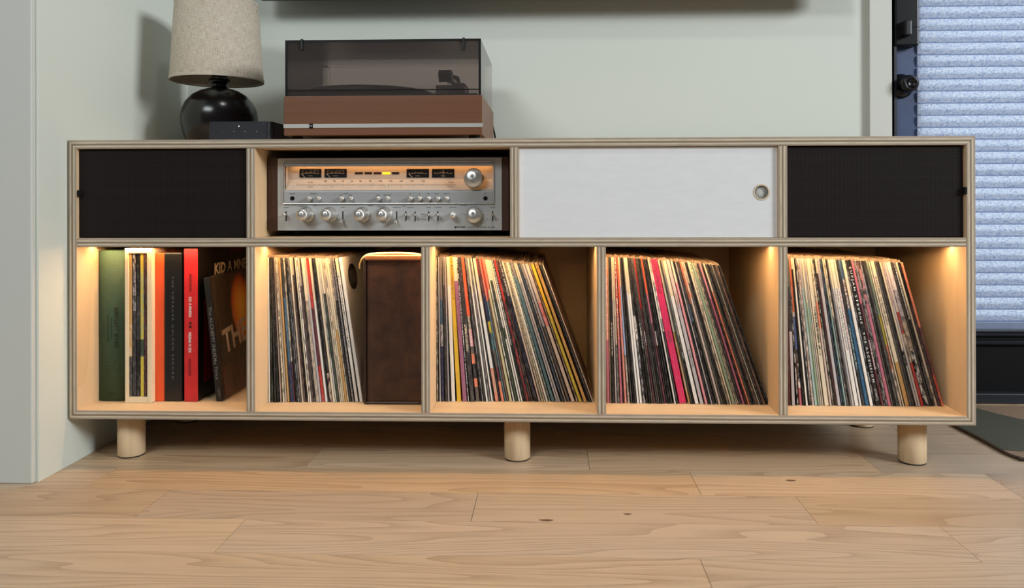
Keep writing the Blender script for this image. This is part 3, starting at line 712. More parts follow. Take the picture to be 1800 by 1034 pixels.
def knob(name, px, py, r, depth, parent, y=RY, skirt=0.0, tip=None):
    c = at(px, py, y)
    pr = [(r * 1.08, 0.0), (r * 1.08, -depth * 0.18), (r * 1.0, -depth * 0.22), (r * 0.97, -depth * 0.92), (r * 0.90, -depth), (r * 0.05, -depth * 0.985)]
    if skirt: pr = [(skirt, 0.0), (skirt, -0.004), (r * 1.02, -0.0055)] + pr[2:]
    m = MB().lathe([(a, b_) for a, b_ in pr], (c.x, y, c.z), 'Y', 40)
    return m.build(name, SPUN, parent, origin=(c.x, y, c.z))
for zx in (307, 376, 545, 613, 814, 883, 1050, 1117, 1184, 1252, 1318):
    xx = zx / 4.186 + 470
    knob('push_button', xx + 1.2, 349.2, 0.0042, 0.010, ls, RY - 0.003, skirt=0.0052)
for px in (514, 853.4):
    c = at(px, 348.8, RY - 0.003)
    MB().lathe([(0.0046, -0.0008), (0.0046, 0.002)], (c.x, RY - 0.003, c.z), 'Y', 24).build('phone_jack', BLACKM, ls)
for s, px, py in (('PHONES', 514, 340.6), ('SPEAKERS', 551, 340.8), ('FILTER', 608, 340.8), ('LOW', 600, 343), ('HIGH', 616, 343), ('MODE', 664, 343), ('TAPE SELECT', 681, 343), ('FM', 721, 341), ('AM', 737, 341), ('AUX', 753, 341), ('PHONO 1', 768, 341), ('PHONO 2', 785, 341), ('MIC', 853.4, 341)):
    c = at(px, py, RY - 0.003); text(s, 0.0030, PRK, ls, (c.x, RY - 0.0033, c.z))
knob('tuning_knob', 833.2, 313.6, 0.0198, 0.020, rec, RY + 0.002)
vk = knob('volume_knob', 833.8, 378.9, 0.0160, 0.016, rec)
for px in (539.5, 580.5, 637.5, 676.5): knob('tone_knob', px, 377.3, 0.0122, 0.038, rec, skirt=0.0165)
knob('balance_knob', 796.5, 378.4, 0.0062, 0.020, rec, skirt=0.0072)
m = MB(); c = rp(833.8, 378.9)
for k in range(31):
    a = math.radians(-50 + k * 280 / 30); r1, r2 = 0.0182, 0.0198 if k % 3 else 0.0212
    m.tube([(c.x + r1 * math.cos(a), RY - 0.0003, c.z + r1 * math.sin(a)), (c.x + r2 * math.cos(a), RY - 0.0003, c.z + r2 * math.sin(a))], 0.00022, 4)
m.build('volume_scale', PRK, fp)['kind'] = 'stuff'
for px, up in ((503, 1), (602.8, 0), (697.5, 0), (713.7, 1), (729.7, 1), (753.8, 1), (769.8, 1), (865.8, 1)):
    a, c = rp(px, 389), rp(px, 371.6)
    sl = MB().box(a.x - 0.0011, a.x + 0.0011, RY - 0.0004, RY + 0.001, a.z, c.z).build('switch_slot', BLACKM, fp)
    y_ = 377.5 if up else 386.5
    q = rp(px + 0.4, y_); e = -0.004 if not up else 0.0
    MB().tube([(q.x, RY, q.z), (q.x, RY - 0.012, q.z + e), (q.x, RY - 0.017, q.z + e * 1.5), (q.x, RY - 0.0185, q.z + e * 1.5)], [0.0026, 0.0026, 0.0032, 0.002], 12).build('toggle_lever', BRIGHT, sl)
for s, px, py in (('POWER', 503, 365.2), ('TURNOVER', 532, 363.4), ('BASS', 554, 361.5), ('TONE', 602.4, 365), ('ON', 593, 377.5), ('OFF', 593, 386), ('TREBLE', 651, 361.5), ('TURNOVER', 670, 363.4), ('DUPLICATE', 697.5, 365), ('TAPE', 710, 362.6), ('MONITOR', 722, 365), ('MODE', 753.5, 365), ('LOUDNESS', 769.8, 365), ('STEREO', 743.5, 377), ('MONO', 745, 386), ('BALANCE', 796, 364.8), ('VOLUME', 815, 361.5), ('MUTING', 866, 365), ('ON', 857, 386)):
    c = rp(px, py); text(s, 0.0032, PRK, fp, (c.x, RY - 0.0003, c.z))
c = rp(810, 399.4); text('PIONEER', 0.0050, PRK, fp, (c.x, RY - 0.0004, c.z), fit=0.0205, bold=0.02)
c = rp(800.7, 399.4); MB().lathe([(0.0012, -0.0005), (0.0021, -0.0005), (0.0021, 0.0)], (c.x, RY, c.z), 'Y', 20).box(c.x - 0.0004, c.x + 0.0004, RY - 0.0006, RY, c.z - 0.0032, c.z + 0.0008).build('maker_emblem', PRK, fp)
c = rp(846, 399.6); text('STEREO RECEIVER  SX-980', 0.0036, PRK, fp, (c.x, RY - 0.0004, c.z), fit=0.058)

# ------------------------------------------------------------------ books and box sets in the left bay
ZF = ZB + T                       # bay floor
def book(name, label, cat, px0, px1, ytop, Y, depth, mat, bev=0.0015, group='books and box sets in the left bay', zt=None, round_=0.0, part='cover'):
    a, c = at(px0, 580, Y), at(px1, 580, Y); zt = Z_(ytop, Y, (px0 + px1) / 2) if zt is None else zt
    t = thing(name, label, cat, ((a.x + c.x) / 2, Y, ZF), group)
    if round_:
        pts = [(a.x, Y + depth)]; n = 10
        for k in range(n + 1):
            u = k / n; pts.append((a.x + (c.x - a.x) * u, Y + round_ * (1 - math.sin(PI * u) ** 0.7)))
        pts.append((c.x, Y + depth))
        m = MB().prism(pts, ZF + 0.0005, zt, 'Z')
        for f in m.b.faces: f.smooth = len(f.verts) == 4 and abs(f.normal.y) > 0.2
    else: m = MB().box(a.x, c.x, Y, Y + depth, ZF + 0.0005, zt, bev, 2)
    o = m.build(part, mat, t)
    return t, o, a.x, c.x, zt
def m_cloth(name, c):
    t = NT(name); a = t.noise(t.coord('Object', (900, 900, 60)), 1.0, 2); b_ = t.noise(t.coord('Object', (60, 60, 900)), 1.0, 2)
    h = t.math('MULTIPLY', t.math('ADD', a, b_), 0.5); c = lin(c)
    t.base(t.ramp(h, [(0.35, tuple(x * 0.72 for x in c[:3]) + (1,)), (0.65, tuple(min(1, x * 1.2) for x in c[:3]) + (1,))])); t.rough(0.75); t.bump(h, 0.35, 0.0006)
    return t.m
gb, o, ga, gc, gz = book('box_set', 'thick dark green cloth covered box set with black lettering, leftmost in the left bay', 'box set', 171.5, 219, 440.5, 0.071, 0.31, m_cloth('green_book_cloth', (54, 80, 58)), round_=0.006)
DKT = plain('dark_green_print', (16, 24, 16), 0.6)
def sv(px, py, Y): return at(px, py, Y)
p = sv(204, 576, 0.0705); text('BRIGHT EYES', 0.0128, DKT, o, (p.x, 0.0702, p.z), 'down', fit=0.0865)
p = sv(190, 577, 0.0705); text('THE STUDIO ALBUMS', 0.0062, DKT, o, (p.x, 0.0702, p.z), 'down', fit=0.060)
p = sv(183, 577, 0.0705); text('2000 - 2011', 0.0058, DKT, o, (p.x, 0.0702, p.z), 'down', fit=0.030)
p0, p1 = sv(196, 558, 0.0702), sv(196, 596, 0.0702); MB().box(p0.x - 0.0003, p0.x + 0.0003, 0.0702, 0.073, p1.z, p0.z).build('rule_line', DKT, o)
p = sv(195, 691.5, 0.0705); text('DEAD OCEANS', 0.0038, DKT, o, (p.x, 0.0702, p.z), fit=0.021)
p = sv(195, 695.5, 0.0705); text('RECORDS', 0.0034, DKT, o, (p.x, 0.0702, p.z), fit=0.010)
# open birch box holding five records
CY = 0.0595
xa, xb = at(219.5, 580, CY).x, at(266.5, 580, CY).x; cz0, cz1 = ZF + 0.0005, ZS0 - 0.0065
crate = thing('wooden_record_box', 'narrow open fronted pale birch box holding five thin records', 'box', ((xa + xb) / 2, CY, ZF))
ia, ib = at(226, 580, CY).x, at(258.5, 580, CY).x; iz0, iz1 = Z_(698, CY, 243), Z_(445.5, CY, 243)
CRB = wood('pale_box_birch', (232, 212, 176), (212, 184, 140), 'Z', freq=5, stretch=8, scale=14, contrast=0.4, rough=0.5)
MB().box(xa, ia, CY, CY + 0.325, cz0, cz1, 0.0008).build('side_panel', CRB, crate)
MB().box(ib, xb, CY, CY + 0.325, cz0, cz1, 0.0008).build('side_panel', CRB, crate)
MB().box(ia, ib, CY, CY + 0.325, iz1, cz1, 0.0006).build('top_panel', CRB, crate)
MB().box(ia, ib, CY, CY + 0.325, cz0, iz0, 0.0006).build('bottom_panel', CRB, crate)
MB().box(ia, ib, CY + 0.32, CY + 0.325, iz0, iz1).build('back_panel', CRB, crate)
bk, o, a_, c_, z_ = book('hardback_book', 'bright orange slim book between the birch box and the black book', 'book', 269.5, 289, 445, 0.0737, 0.30, plain('orange_cloth', (232, 84, 34), 0.55, var=0.05, scale=400))
bk, o, a_, c_, z_ = book('hardback_book', 'black book with widely spaced silver capitals, right of the orange book', 'book', 288.5, 319.8, 444, 0.0722, 0.305, plain('black_book_cloth', (20, 20, 21), 0.35, var=0.1, scale=300), bev=0.003)
SILT = plain('silver_spine_print', (112, 112, 112), 0.5)
p = sv(303.5, 576.5, 0.072); text('T H E   V O Y A G E R   G O L D E N   R E C O R D', 0.0064, SILT, o, (p.x, 0.0719, p.z), 'down', fit=0.222)
rd, o, ra, rc, rz = book('box_set', 'tall box with glossy red spine and black cover, touching the shelf above', 'box set', 324.5, 347.5, 436.2, 0.0732, 0.312, plain('black_box_cover', (10, 10, 11), 0.45), zt=ZS0 - 0.008)
RED = plain('red_spine_paper', (206, 40, 44), 0.4, var=0.04)
MB().box(ra - 0.0004, rc + 0.0003, 0.0724, 0.0744, ZF + 0.0006, rz - 0.0004, 0.0004).build('red_spine', RED, rd)
RDT, WHT = plain('dark_red_print', (70, 8, 14), 0.5), plain('white_print', (240, 236, 230), 0.5)
YS = 0.0721
p = sv(334.6, 497.5, YS); text('RADIOHEAD', 0.0075, RDT, rd, (p.x, YS, p.z), 'down', fit=0.0375, bold=0.015)
p = sv(334.0, 540, YS); text('KID A MNESIA', 0.0082, WHT, rd, (p.x, YS, p.z), 'down', fit=0.044, bold=0.02)
p = sv(334.4, 571, YS); MB().lathe([(0.0024, -0.0002), (0.0031, -0.0002), (0.0031, 0.0006)], (p.x, YS, p.z + 0.0035), 'Y', 16).lathe([(0.0024, -0.0002), (0.0031, -0.0002), (0.0031, 0.0006)], (p.x, YS, p.z - 0.0045), 'Y', 16).build('spine_emblem', RDT, rd)
p = sv(334.0, 602, YS); text('KID A MNESIA', 0.0082, WHT, rd, (p.x, YS, p.z), 'up', fit=0.044, bold=0.02)
p = sv(333.6, 645.5, YS); text('RADIOHEAD', 0.0075, RDT, rd, (p.x, YS, p.z), 'up', fit=0.0375, bold=0.015)
zt_ = Z_(474, 0.16, 390)
text('KID A MNESIA', 0.034, plain('cream_cover_print', (226, 210, 186), 0.5), rd, (rc + 0.0005, 0.150 + 0.122, zt_), 'right', fit=0.235, bold=0.03)
text('RADIOHEAD', 0.013, plain('red_cover_print', (120, 14, 20), 0.5), rd, (rc + 0.0005, 0.285, zt_ + 0.037), 'right', fit=0.08, bold=0.02)
MB().box(rc - 0.0002, rc + 0.0007, 0.103, 0.30, Z_(672, 0.103, 354), Z_(527, 0.103, 356)).build('red_cover_panel', plain('dark_red_panel', (128, 20, 26), 0.45), rd)
# leaning shrink-wrapped book
lt, lb = at(364.0, 489, 0.0755), at(386.5, 706, 0.0755)
al = thing('shrink_wrapped_book', 'black book in crinkled shrink wrap leaning left, rightmost in the left bay', 'book', (lb.x - 0.0085, 0.0755, ZF), 'books and box sets in the left bay')
ang = math.atan2(lb.x - lt.x, lt.z - ZF); HB = (lt.z - ZF) / math.cos(ang); TB = 0.0150
al.rotation_euler = (0, -ang, 0)
def lbox(parent, name, mat, *b6, bev=0.0):
    m = MB().box(*b6, bev)
    me = bpy.data.meshes.new(name); m.b.to_mesh(me); m.b.free(); me.materials.append(mat)
    ob = bpy.data.objects.new(name, me); COL.objects.link(ob); ob.parent = parent; return ob
def m_flame():
    t = NT('flame_cover_art'); v = t.coord('Object'); sp = t.n.new('ShaderNodeSeparateXYZ'); t.l.new(v, sp.inputs[0])
    n = t.noise(t.coord('Object', (40, 60, 22)), 1.0, 4, 0.65)
    dy = t.math('DIVIDE', t.math('SUBTRACT', sp.outputs[1], 0.150), 0.062); dz = t.math('DIVIDE', t.math('SUBTRACT', sp.outputs[2], 0.185), 0.082)
    d = t.math('SQRT', t.math('ADD', t.math('MULTIPLY', dy, dy), t.math('MULTIPLY', dz, dz)))
    d = t.math('ADD', d, t.math('MULTIPLY', t.math('SUBTRACT', n, 0.5), 0.35))
    c = t.ramp(d, [(0.0, lin((250, 205, 90))), (0.45, lin((240, 160, 60))), (0.80, lin((200, 90, 34))), (0.95, lin((60, 22, 14))), (1.0, lin((26, 20, 18)))])
    n2 = t.noise(t.coord('Object', (10, 30, 12)), 1.0, 4); low = t.math('LESS_THAN', sp.outputs[2], 0.07)
    c2 = t.ramp(n2, [(0.35, lin((24, 16, 15))), (0.55, lin((88, 26, 24))), (0.7, lin((60, 52, 36)))])
    t.base(t.mix(low, c, c2)); t.rough(0.35)
    return t.m
BB = plain('black_paper_board', (16, 15, 15), 0.45)
lbox(al, 'cover', BB, 0.0005, TB - 0.0007, 0, 0.25, 0.001, HB, bev=0.001)
lbox(al, 'cover_art', m_flame(), TB - 0.0008, TB, 0.016, 0.25, 0.004, HB - 0.003)
text('The ALCHEMY INDEX', 0.0098, plain('grey_spine_print', (150, 146, 138), 0.5), al, (TB * 0.50, -0.0004, HB * 0.545), 'down', fit=0.118, local=True)
text('by Thrice', 0.0092, plain('grey_spine_print', (150, 146, 138), 0.5), al, (TB * 0.5, -0.0004, HB * 0.255), 'down', fit=0.042, local=True, name='lettering')
text('VAGRANT', 0.004, plain('grey_spine_print', (150, 146, 138), 0.5), al, (TB * 0.6, -0.0004, HB * 0.07), 'down', fit=0.018, local=True)
text('THE V', 0.072, plain('worn_white_print', (196, 178, 166), 0.6), al, (TB + 0.0004, 0.130, HB * 0.475), 'right', fit=0.20, local=True, bold=0.03, tilt=0.10)
def m_wrap():
    t = NT('shrink_wrap'); t.n.remove(t.b)
    n = t.noise(t.coord('Object', (60, 60, 24)), 1.0, 4, 0.6)
    bp = t.node('ShaderNodeBump'); bp.inputs['Strength'].default_value = 1.0; bp.inputs['Distance'].default_value = 0.012; t.l.new(n, bp.inputs['Height'])
    gl = t.node('ShaderNodeBsdfGlossy'); gl.inputs['Roughness'].default_value = 0.18; t.l.new(bp.outputs[0], gl.inputs['Normal'])
    tr = t.node('ShaderNodeBsdfTransparent'); tr.inputs[0].default_value = (0.93, 0.93, 0.93, 1)
    mx = t.node('ShaderNodeMixShader'); mx.inputs[0].default_value = 0.13
    t.l.new(tr.outputs[0], mx.inputs[1]); t.l.new(gl.outputs[0], mx.inputs[2]); t.l.new(mx.outputs[0], t.n['Material Output'].inputs[0])
    return t.m
WRAP = m_wrap()
m = MB(); b = m.b; rows = []
rr = random.Random(3)
for i in range(22):
    z = -0.001 + (HB + 0.006) * i / 21
    row = []
    for k in range(12):
        u = k / 11
        edge = 0.004 * math.sin(i * 1.7) * (1 - u) + rr.uniform(-0.001, 0.001)
        flare = 0.012 * max(0, 1 - i / 4.0) * (1 - u) + 0.004 * max(0, (i - 18) / 3.0) * (1 - u)
        row.append(b.verts.new((TB + 0.0014 + rr.uniform(0, 0.0014) + flare * 0.8, -0.004 - flare + edge * 0.3 + u * 0.25, max(0.0006, z))))
    rows.append(row)
for r0, r1 in zip(rows, rows[1:]):
    for k in range(11):
        f = b.faces.new((r0[k], r0[k + 1], r1[k + 1], r1[k])); f.smooth = True
me = bpy.data.meshes.new('shrink_wrap'); b.to_mesh(me); b.free(); me.materials.append(WRAP)
wo = bpy.data.objects.new('shrink_wrap', me); COL.objects.link(wo); wo.parent = al
# thin white lead in the left bay's top corner
pts = spline([at(157, 434.5, 0.10), at(160, 438, 0.095), at(166, 443.5, 0.10), at(172.5, 448, 0.115)], 5)
tag(MB().tube(pts, 0.0018).build('power_lead', plain('white_cable', (225, 220, 212), 0.5)), 'thin white lead in the top left corner of the left bay', 'cable')
# black cable loop hanging under the console
pts = spline([(-0.31, 0.36, ZB - 0.002)] + [at(px, py, 0.36) for px, py in ((646, 753), (668, 769), (690, 774.5), (720, 774), (748, 766), (760, 755))] + [(-0.205, 0.36, ZB - 0.002)], 6)
tag(MB().tube(pts, 0.0034).build('power_cable', BLACKM), 'black cable sagging in a loop under the console', 'cable')

# ------------------------------------------------------------------ brown leather record case
KY = 0.0625
ka, kb = at(641.0, 580, KY), at(741.5, 580, KY); kx0, kx1 = ka.x, -0.1882 - 0.0012
kz1 = Z_(452.5, KY, 690); kz0 = ZF
case = thing('record_case', 'upright brown leather record case with a pale carrying strap', 'case', ((kx0 + kx1) / 2, KY, ZF))
def m_leather():
    t = NT('brown_leather'); v = t.coord('Object', (1, 1, 1)); n = t.noise(v, 26, 4, 0.6); f = t.noise(v, 900, 2)
    t.base(t.ramp(n, [(0.28, lin((40, 24, 15))), (0.5, lin((66, 39, 23))), (0.75, lin((86, 53, 31)))])); t.rough(t.math('ADD', t.math('MULTIPLY', n, 0.3), 0.36)); t.bump(f, 0.15, 0.0006)
    return t.m
LEA = m_leather(); LEAD = plain('dark_leather_piping', (44, 26, 17), 0.4)
MB().box(kx0 + 0.004, kx1, KY, KY + 0.32, kz0 + 0.004, kz1, 0.006, 3).build('body', LEA, case)
MB().box(kx0 + 0.002, kx1, KY - 0.0035, KY + 0.322, kz1 - 0.0065, kz1 + 0.005, 0.003, 3).build('lid_edge', plain('pale_lid_leather', (150, 104, 74), 0.35, var=0.12, scale=300), case)  # lid edge leather paler than the body
MB().tube(spline([(kx0 + 0.001, KY + 0.003, kz1 - 0.002), (kx0, KY + 0.001, kz1 - 0.03), (kx0, KY + 0.001, kz0 + 0.03), (kx0 + 0.003, KY + 0.0, kz0 + 0.004), (kx0 + 0.02, KY, kz0 + 0.0032), (kx1 - 0.002, KY, kz0 + 0.0032)], 6), 0.0032, 8).build('piping', LEAD, case)
MB().box(kx0 + 0.001, kx0 + 0.0045, KY + 0.004, KY + 0.318, kz0 + 0.004, kz1 - 0.002, 0.001).build('side_flap', LEAD, case)
st_pts = [at(632.5, 472, 0.10), at(633.5, 463, 0.09), at(638, 454, 0.075), at(647, 448, 0.068), at(668, 445.6, 0.066), at(700, 445.2, 0.066), at(725, 446.2, 0.066), at(740, 448.5, 0.066)]
MB().tube(spline(st_pts, 6), 0.0024, 8, flat=1.0).build('strap', plain('cream_cord', (222, 196, 150), 0.7), case)

# ------------------------------------------------------------------ records
PAL = dict(W=(236, 230, 222), C=(226, 210, 182), B=(196, 178, 158), P=(206, 184, 174), T=(196, 152, 92), K=(20, 19, 20), D=(54, 51, 52), G=(122, 116, 115),
           L=(186, 180, 182), N=(46, 50, 82), S=(70, 98, 122), R=(176, 54, 48), O=(238, 100, 62), Y=(228, 182, 54), M=(154, 96, 122), m=(90, 46, 54),
           E=(84, 116, 124), F=(58, 72, 54), H=(216, 46, 96), p=(228, 150, 156), Q=(184, 104, 122), U=(104, 78, 68), A=(170, 200, 194), X=(224, 132, 104),
           Z=(88, 108, 166), V=(198, 178, 66), J=(152, 170, 142), I=(168, 188, 226), g=(92, 86, 80), b=(48, 96, 130), c=(210, 200, 156))
WORD = dict(W='white', C='cream', B='beige', P='pale pink', T='tan', K='black', D='charcoal', G='grey', L='light grey', N='navy', S='steel blue', R='red', O='orange', Y='yellow',
            M='mauve', m='maroon', E='teal', F='dark green', H='hot pink', p='pink', Q='dusty pink', U='brown', A='aqua', X='salmon', Z='blue', V='olive yellow', J='sage green',
            I='pale blue', g='grey brown', b='deep blue', c='pale olive')
def m_sleeve():
    t = NT('printed_record_sleeve')
    A = t.node('ShaderNodeAttribute', attribute_name='Col'); B_ = t.node('ShaderNodeAttribute', attribute_name='Ink'); Md = t.node('ShaderNodeAttribute', attribute_name='Mode')
    gen = t.n.new('ShaderNodeTexCoord').outputs['Generated']; sp = t.n.new('ShaderNodeSeparateXYZ'); t.l.new(gen, sp.inputs[0])
    mid = t.math('LESS_THAN', t.math('ABSOLUTE', t.math('SUBTRACT', sp.outputs[0], 0.5)), 0.26)
    n1 = t.noise(t.coord('Object', (700, 1, 620), True), 1.0, 1.0, 0.3)
    ink = t.math('MULTIPLY', t.math('GREATER_THAN', n1, 0.5), mid)
    n2 = t.noise(t.coord('Object', (160, 160, 70), True), 1.0, 4, 0.65)
    mot = t.ramp(n2, [(0.44, (0, 0, 0, 1)), (0.58, (1, 1, 1, 1))])
    isI = t.math('LESS_THAN', t.math('ABSOLUTE', t.math('SUBTRACT', Md.outputs['Fac'], 1.0)), 0.4)
    isM = t.math('GREATER_THAN', Md.outputs['Fac'], 1.5)
    f = t.math('ADD', t.math('MULTIPLY', ink, isI), t.math('MULTIPLY', t.math('MULTIPLY', mot, 0.72), isM), clamp=True)
    c = t.mix(f, A.outputs['Color'], B_.outputs['Color'])
    wear = t.noise(t.coord('Object', (300, 300, 90), True), 1.0, 3, 0.7)
    c = t.mix(t.math('MULTIPLY', t.math('SUBTRACT', wear, 0.5), 0.9, clamp=True), c, (0.62, 0.58, 0.54, 1))
    t.base(c); t.rough(0.42); t.b.inputs['Specular IOR Level'].default_value = 0.4
    return t.m
SLEEVE = m_sleeve()
def m_poly():
    t = NT('clear_outer_sleeve'); t.n.remove(t.b)
    tr = t.node('ShaderNodeBsdfTransparent'); tr.inputs[0].default_value = (0.9, 0.88, 0.86, 1)
    tl = t.node('ShaderNodeBsdfTranslucent'); tl.inputs[0].default_value = lin((222, 200, 176))
    d = t.node('ShaderNodeBsdfDiffuse'); d.inputs[0].default_value = lin((214, 190, 166))
    m1 = t.node('ShaderNodeMixShader'); m1.inputs[0].default_value = 0.5; t.l.new(tl.outputs[0], m1.inputs[1]); t.l.new(d.outputs[0], m1.inputs[2])
    mx = t.node('ShaderNodeMixShader'); mx.inputs[0].default_value = 0.42; t.l.new(tr.outputs[0], mx.inputs[1]); t.l.new(m1.outputs[0], mx.inputs[2])
    t.l.new(mx.outputs[0], t.n['Material Output'].inputs[0])
    return t.m
POLY = m_poly()
def parse(spec):
    out = []; segs = spec.split('/')
    for s in segs:
        s, _, e = s.partition('@'); e = float(e) if e else 1.0
        if '~' in s: a, c = s.split('~'); out.append((a, c, 2, e))
        elif '*' in s: a, c = s.split('*'); out.append((a, c, 1, e))
        else: out.append((s, s, 0, e))
    return out
RS = 0.3125
def record_mesh(name, t, segs, side, H=RS, D=RS):
    vs, fs, col, ink, mode = [], [], [], [], []
    rnd = lambda: random.uniform(-0.006, 0.006)
    zs = [H] + [H * (1 - s[3]) for s in segs]
    bv = min(0.0007, t * 0.25)
    prof = [(0, bv * 1.6), (bv, 0), (t - bv, 0), (t, bv * 1.6)]
    k = 1 + rnd() * 6
    for z in zs:
        for x, y in prof: vs.append((x, y, z))
    def c4(key, q=1.0): c = lin(PAL[key]); return [min(1, c[i] * k * q) for i in range(3)] + [1]
    for i, s in enumerate(segs):
        for j in range(3):
            a = i * 4 + j; fs.append((a + 4, a + 5, a + 1, a)); col.append(c4(s[0])); ink.append(c4(s[1])); mode.append(s[2])
    n = len(vs); nz = len(zs)
    vs += [(0, D, 0), (t, D, 0), (0, D, H), (t, D, H)]
    L = [i * 4 for i in range(nz)]; R_ = [i * 4 + 3 for i in range(nz)]
    for f, kk in ((L + [n, n + 2], side), (list(reversed(R_)) + [n + 3, n + 1], side), ([0, 1, 2, 3, n + 3, n + 2], 'B'), ([(nz - 1) * 4 + q for q in (3, 2, 1, 0)] + [n, n + 1], 'B'), ([n, n + 1, n + 3, n + 2], side)):
        fs.append(tuple(f)); col.append(c4(kk)); ink.append(c4(kk)); mode.append(0)
    me = bpy.data.meshes.new(name); me.from_pydata(vs, [], fs)
    for nm, data in (('Col', col), ('Ink', ink)):
        at_ = me.attributes.new(nm, 'FLOAT_COLOR', 'FACE')
        at_.data.foreach_set('color', [v for c in data for v in c])
    me.attributes.new('Mode', 'FLOAT', 'FACE').data.foreach_set('value', [float(v) for v in mode])
    me.materials.append(SLEEVE)
    bm = bmesh.new(); bm.from_mesh(me); bmesh.ops.recalc_face_normals(bm, faces=bm.faces[:]); bm.to_mesh(me); bm.free()
    return me
def poly_mesh(t, H=RS, D=RS, up=0.0045):
    e = 0.00015
    v = [(-e, -0.0002, H - 0.001), (t + e, -0.0002, H - 0.001), (t + e, D, H - 0.001), (-e, D, H - 0.001), (-e, -0.0002, H + up), (t + e, -0.0002, H + up), (t + e, D, H + up), (-e, D, H + up)]
    me = bpy.data.meshes.new('outer_sleeve'); me.from_pydata(v, [], [(0, 1, 5, 4), (1, 2, 6, 5), (3, 0, 4, 7)]); me.materials.append(POLY)
    return me
ONES = ['', 'first', 'second', 'third', 'fourth', 'fifth', 'sixth', 'seventh', 'eighth', 'ninth', 'tenth', 'eleventh', 'twelfth', 'thirteenth', 'fourteenth', 'fifteenth', 'sixteenth', 'seventeenth', 'eighteenth', 'nineteenth']
TENS = {2: 'twent', 3: 'thirt', 4: 'fort', 5: 'fift', 6: 'sixt'}
def ordinal(n):
    if n < 20: return ONES[n]
    return TENS[n // 10] + ('ieth' if n % 10 == 0 else 'y-' + ONES[n % 10])
def interp(pts, x):
    for (a, b_), (c, d) in zip(pts, pts[1:]):
        if x <= c: return b_ + (d - b_) * (x - a) / max(1e-9, c - a)
    return pts[-1][1]

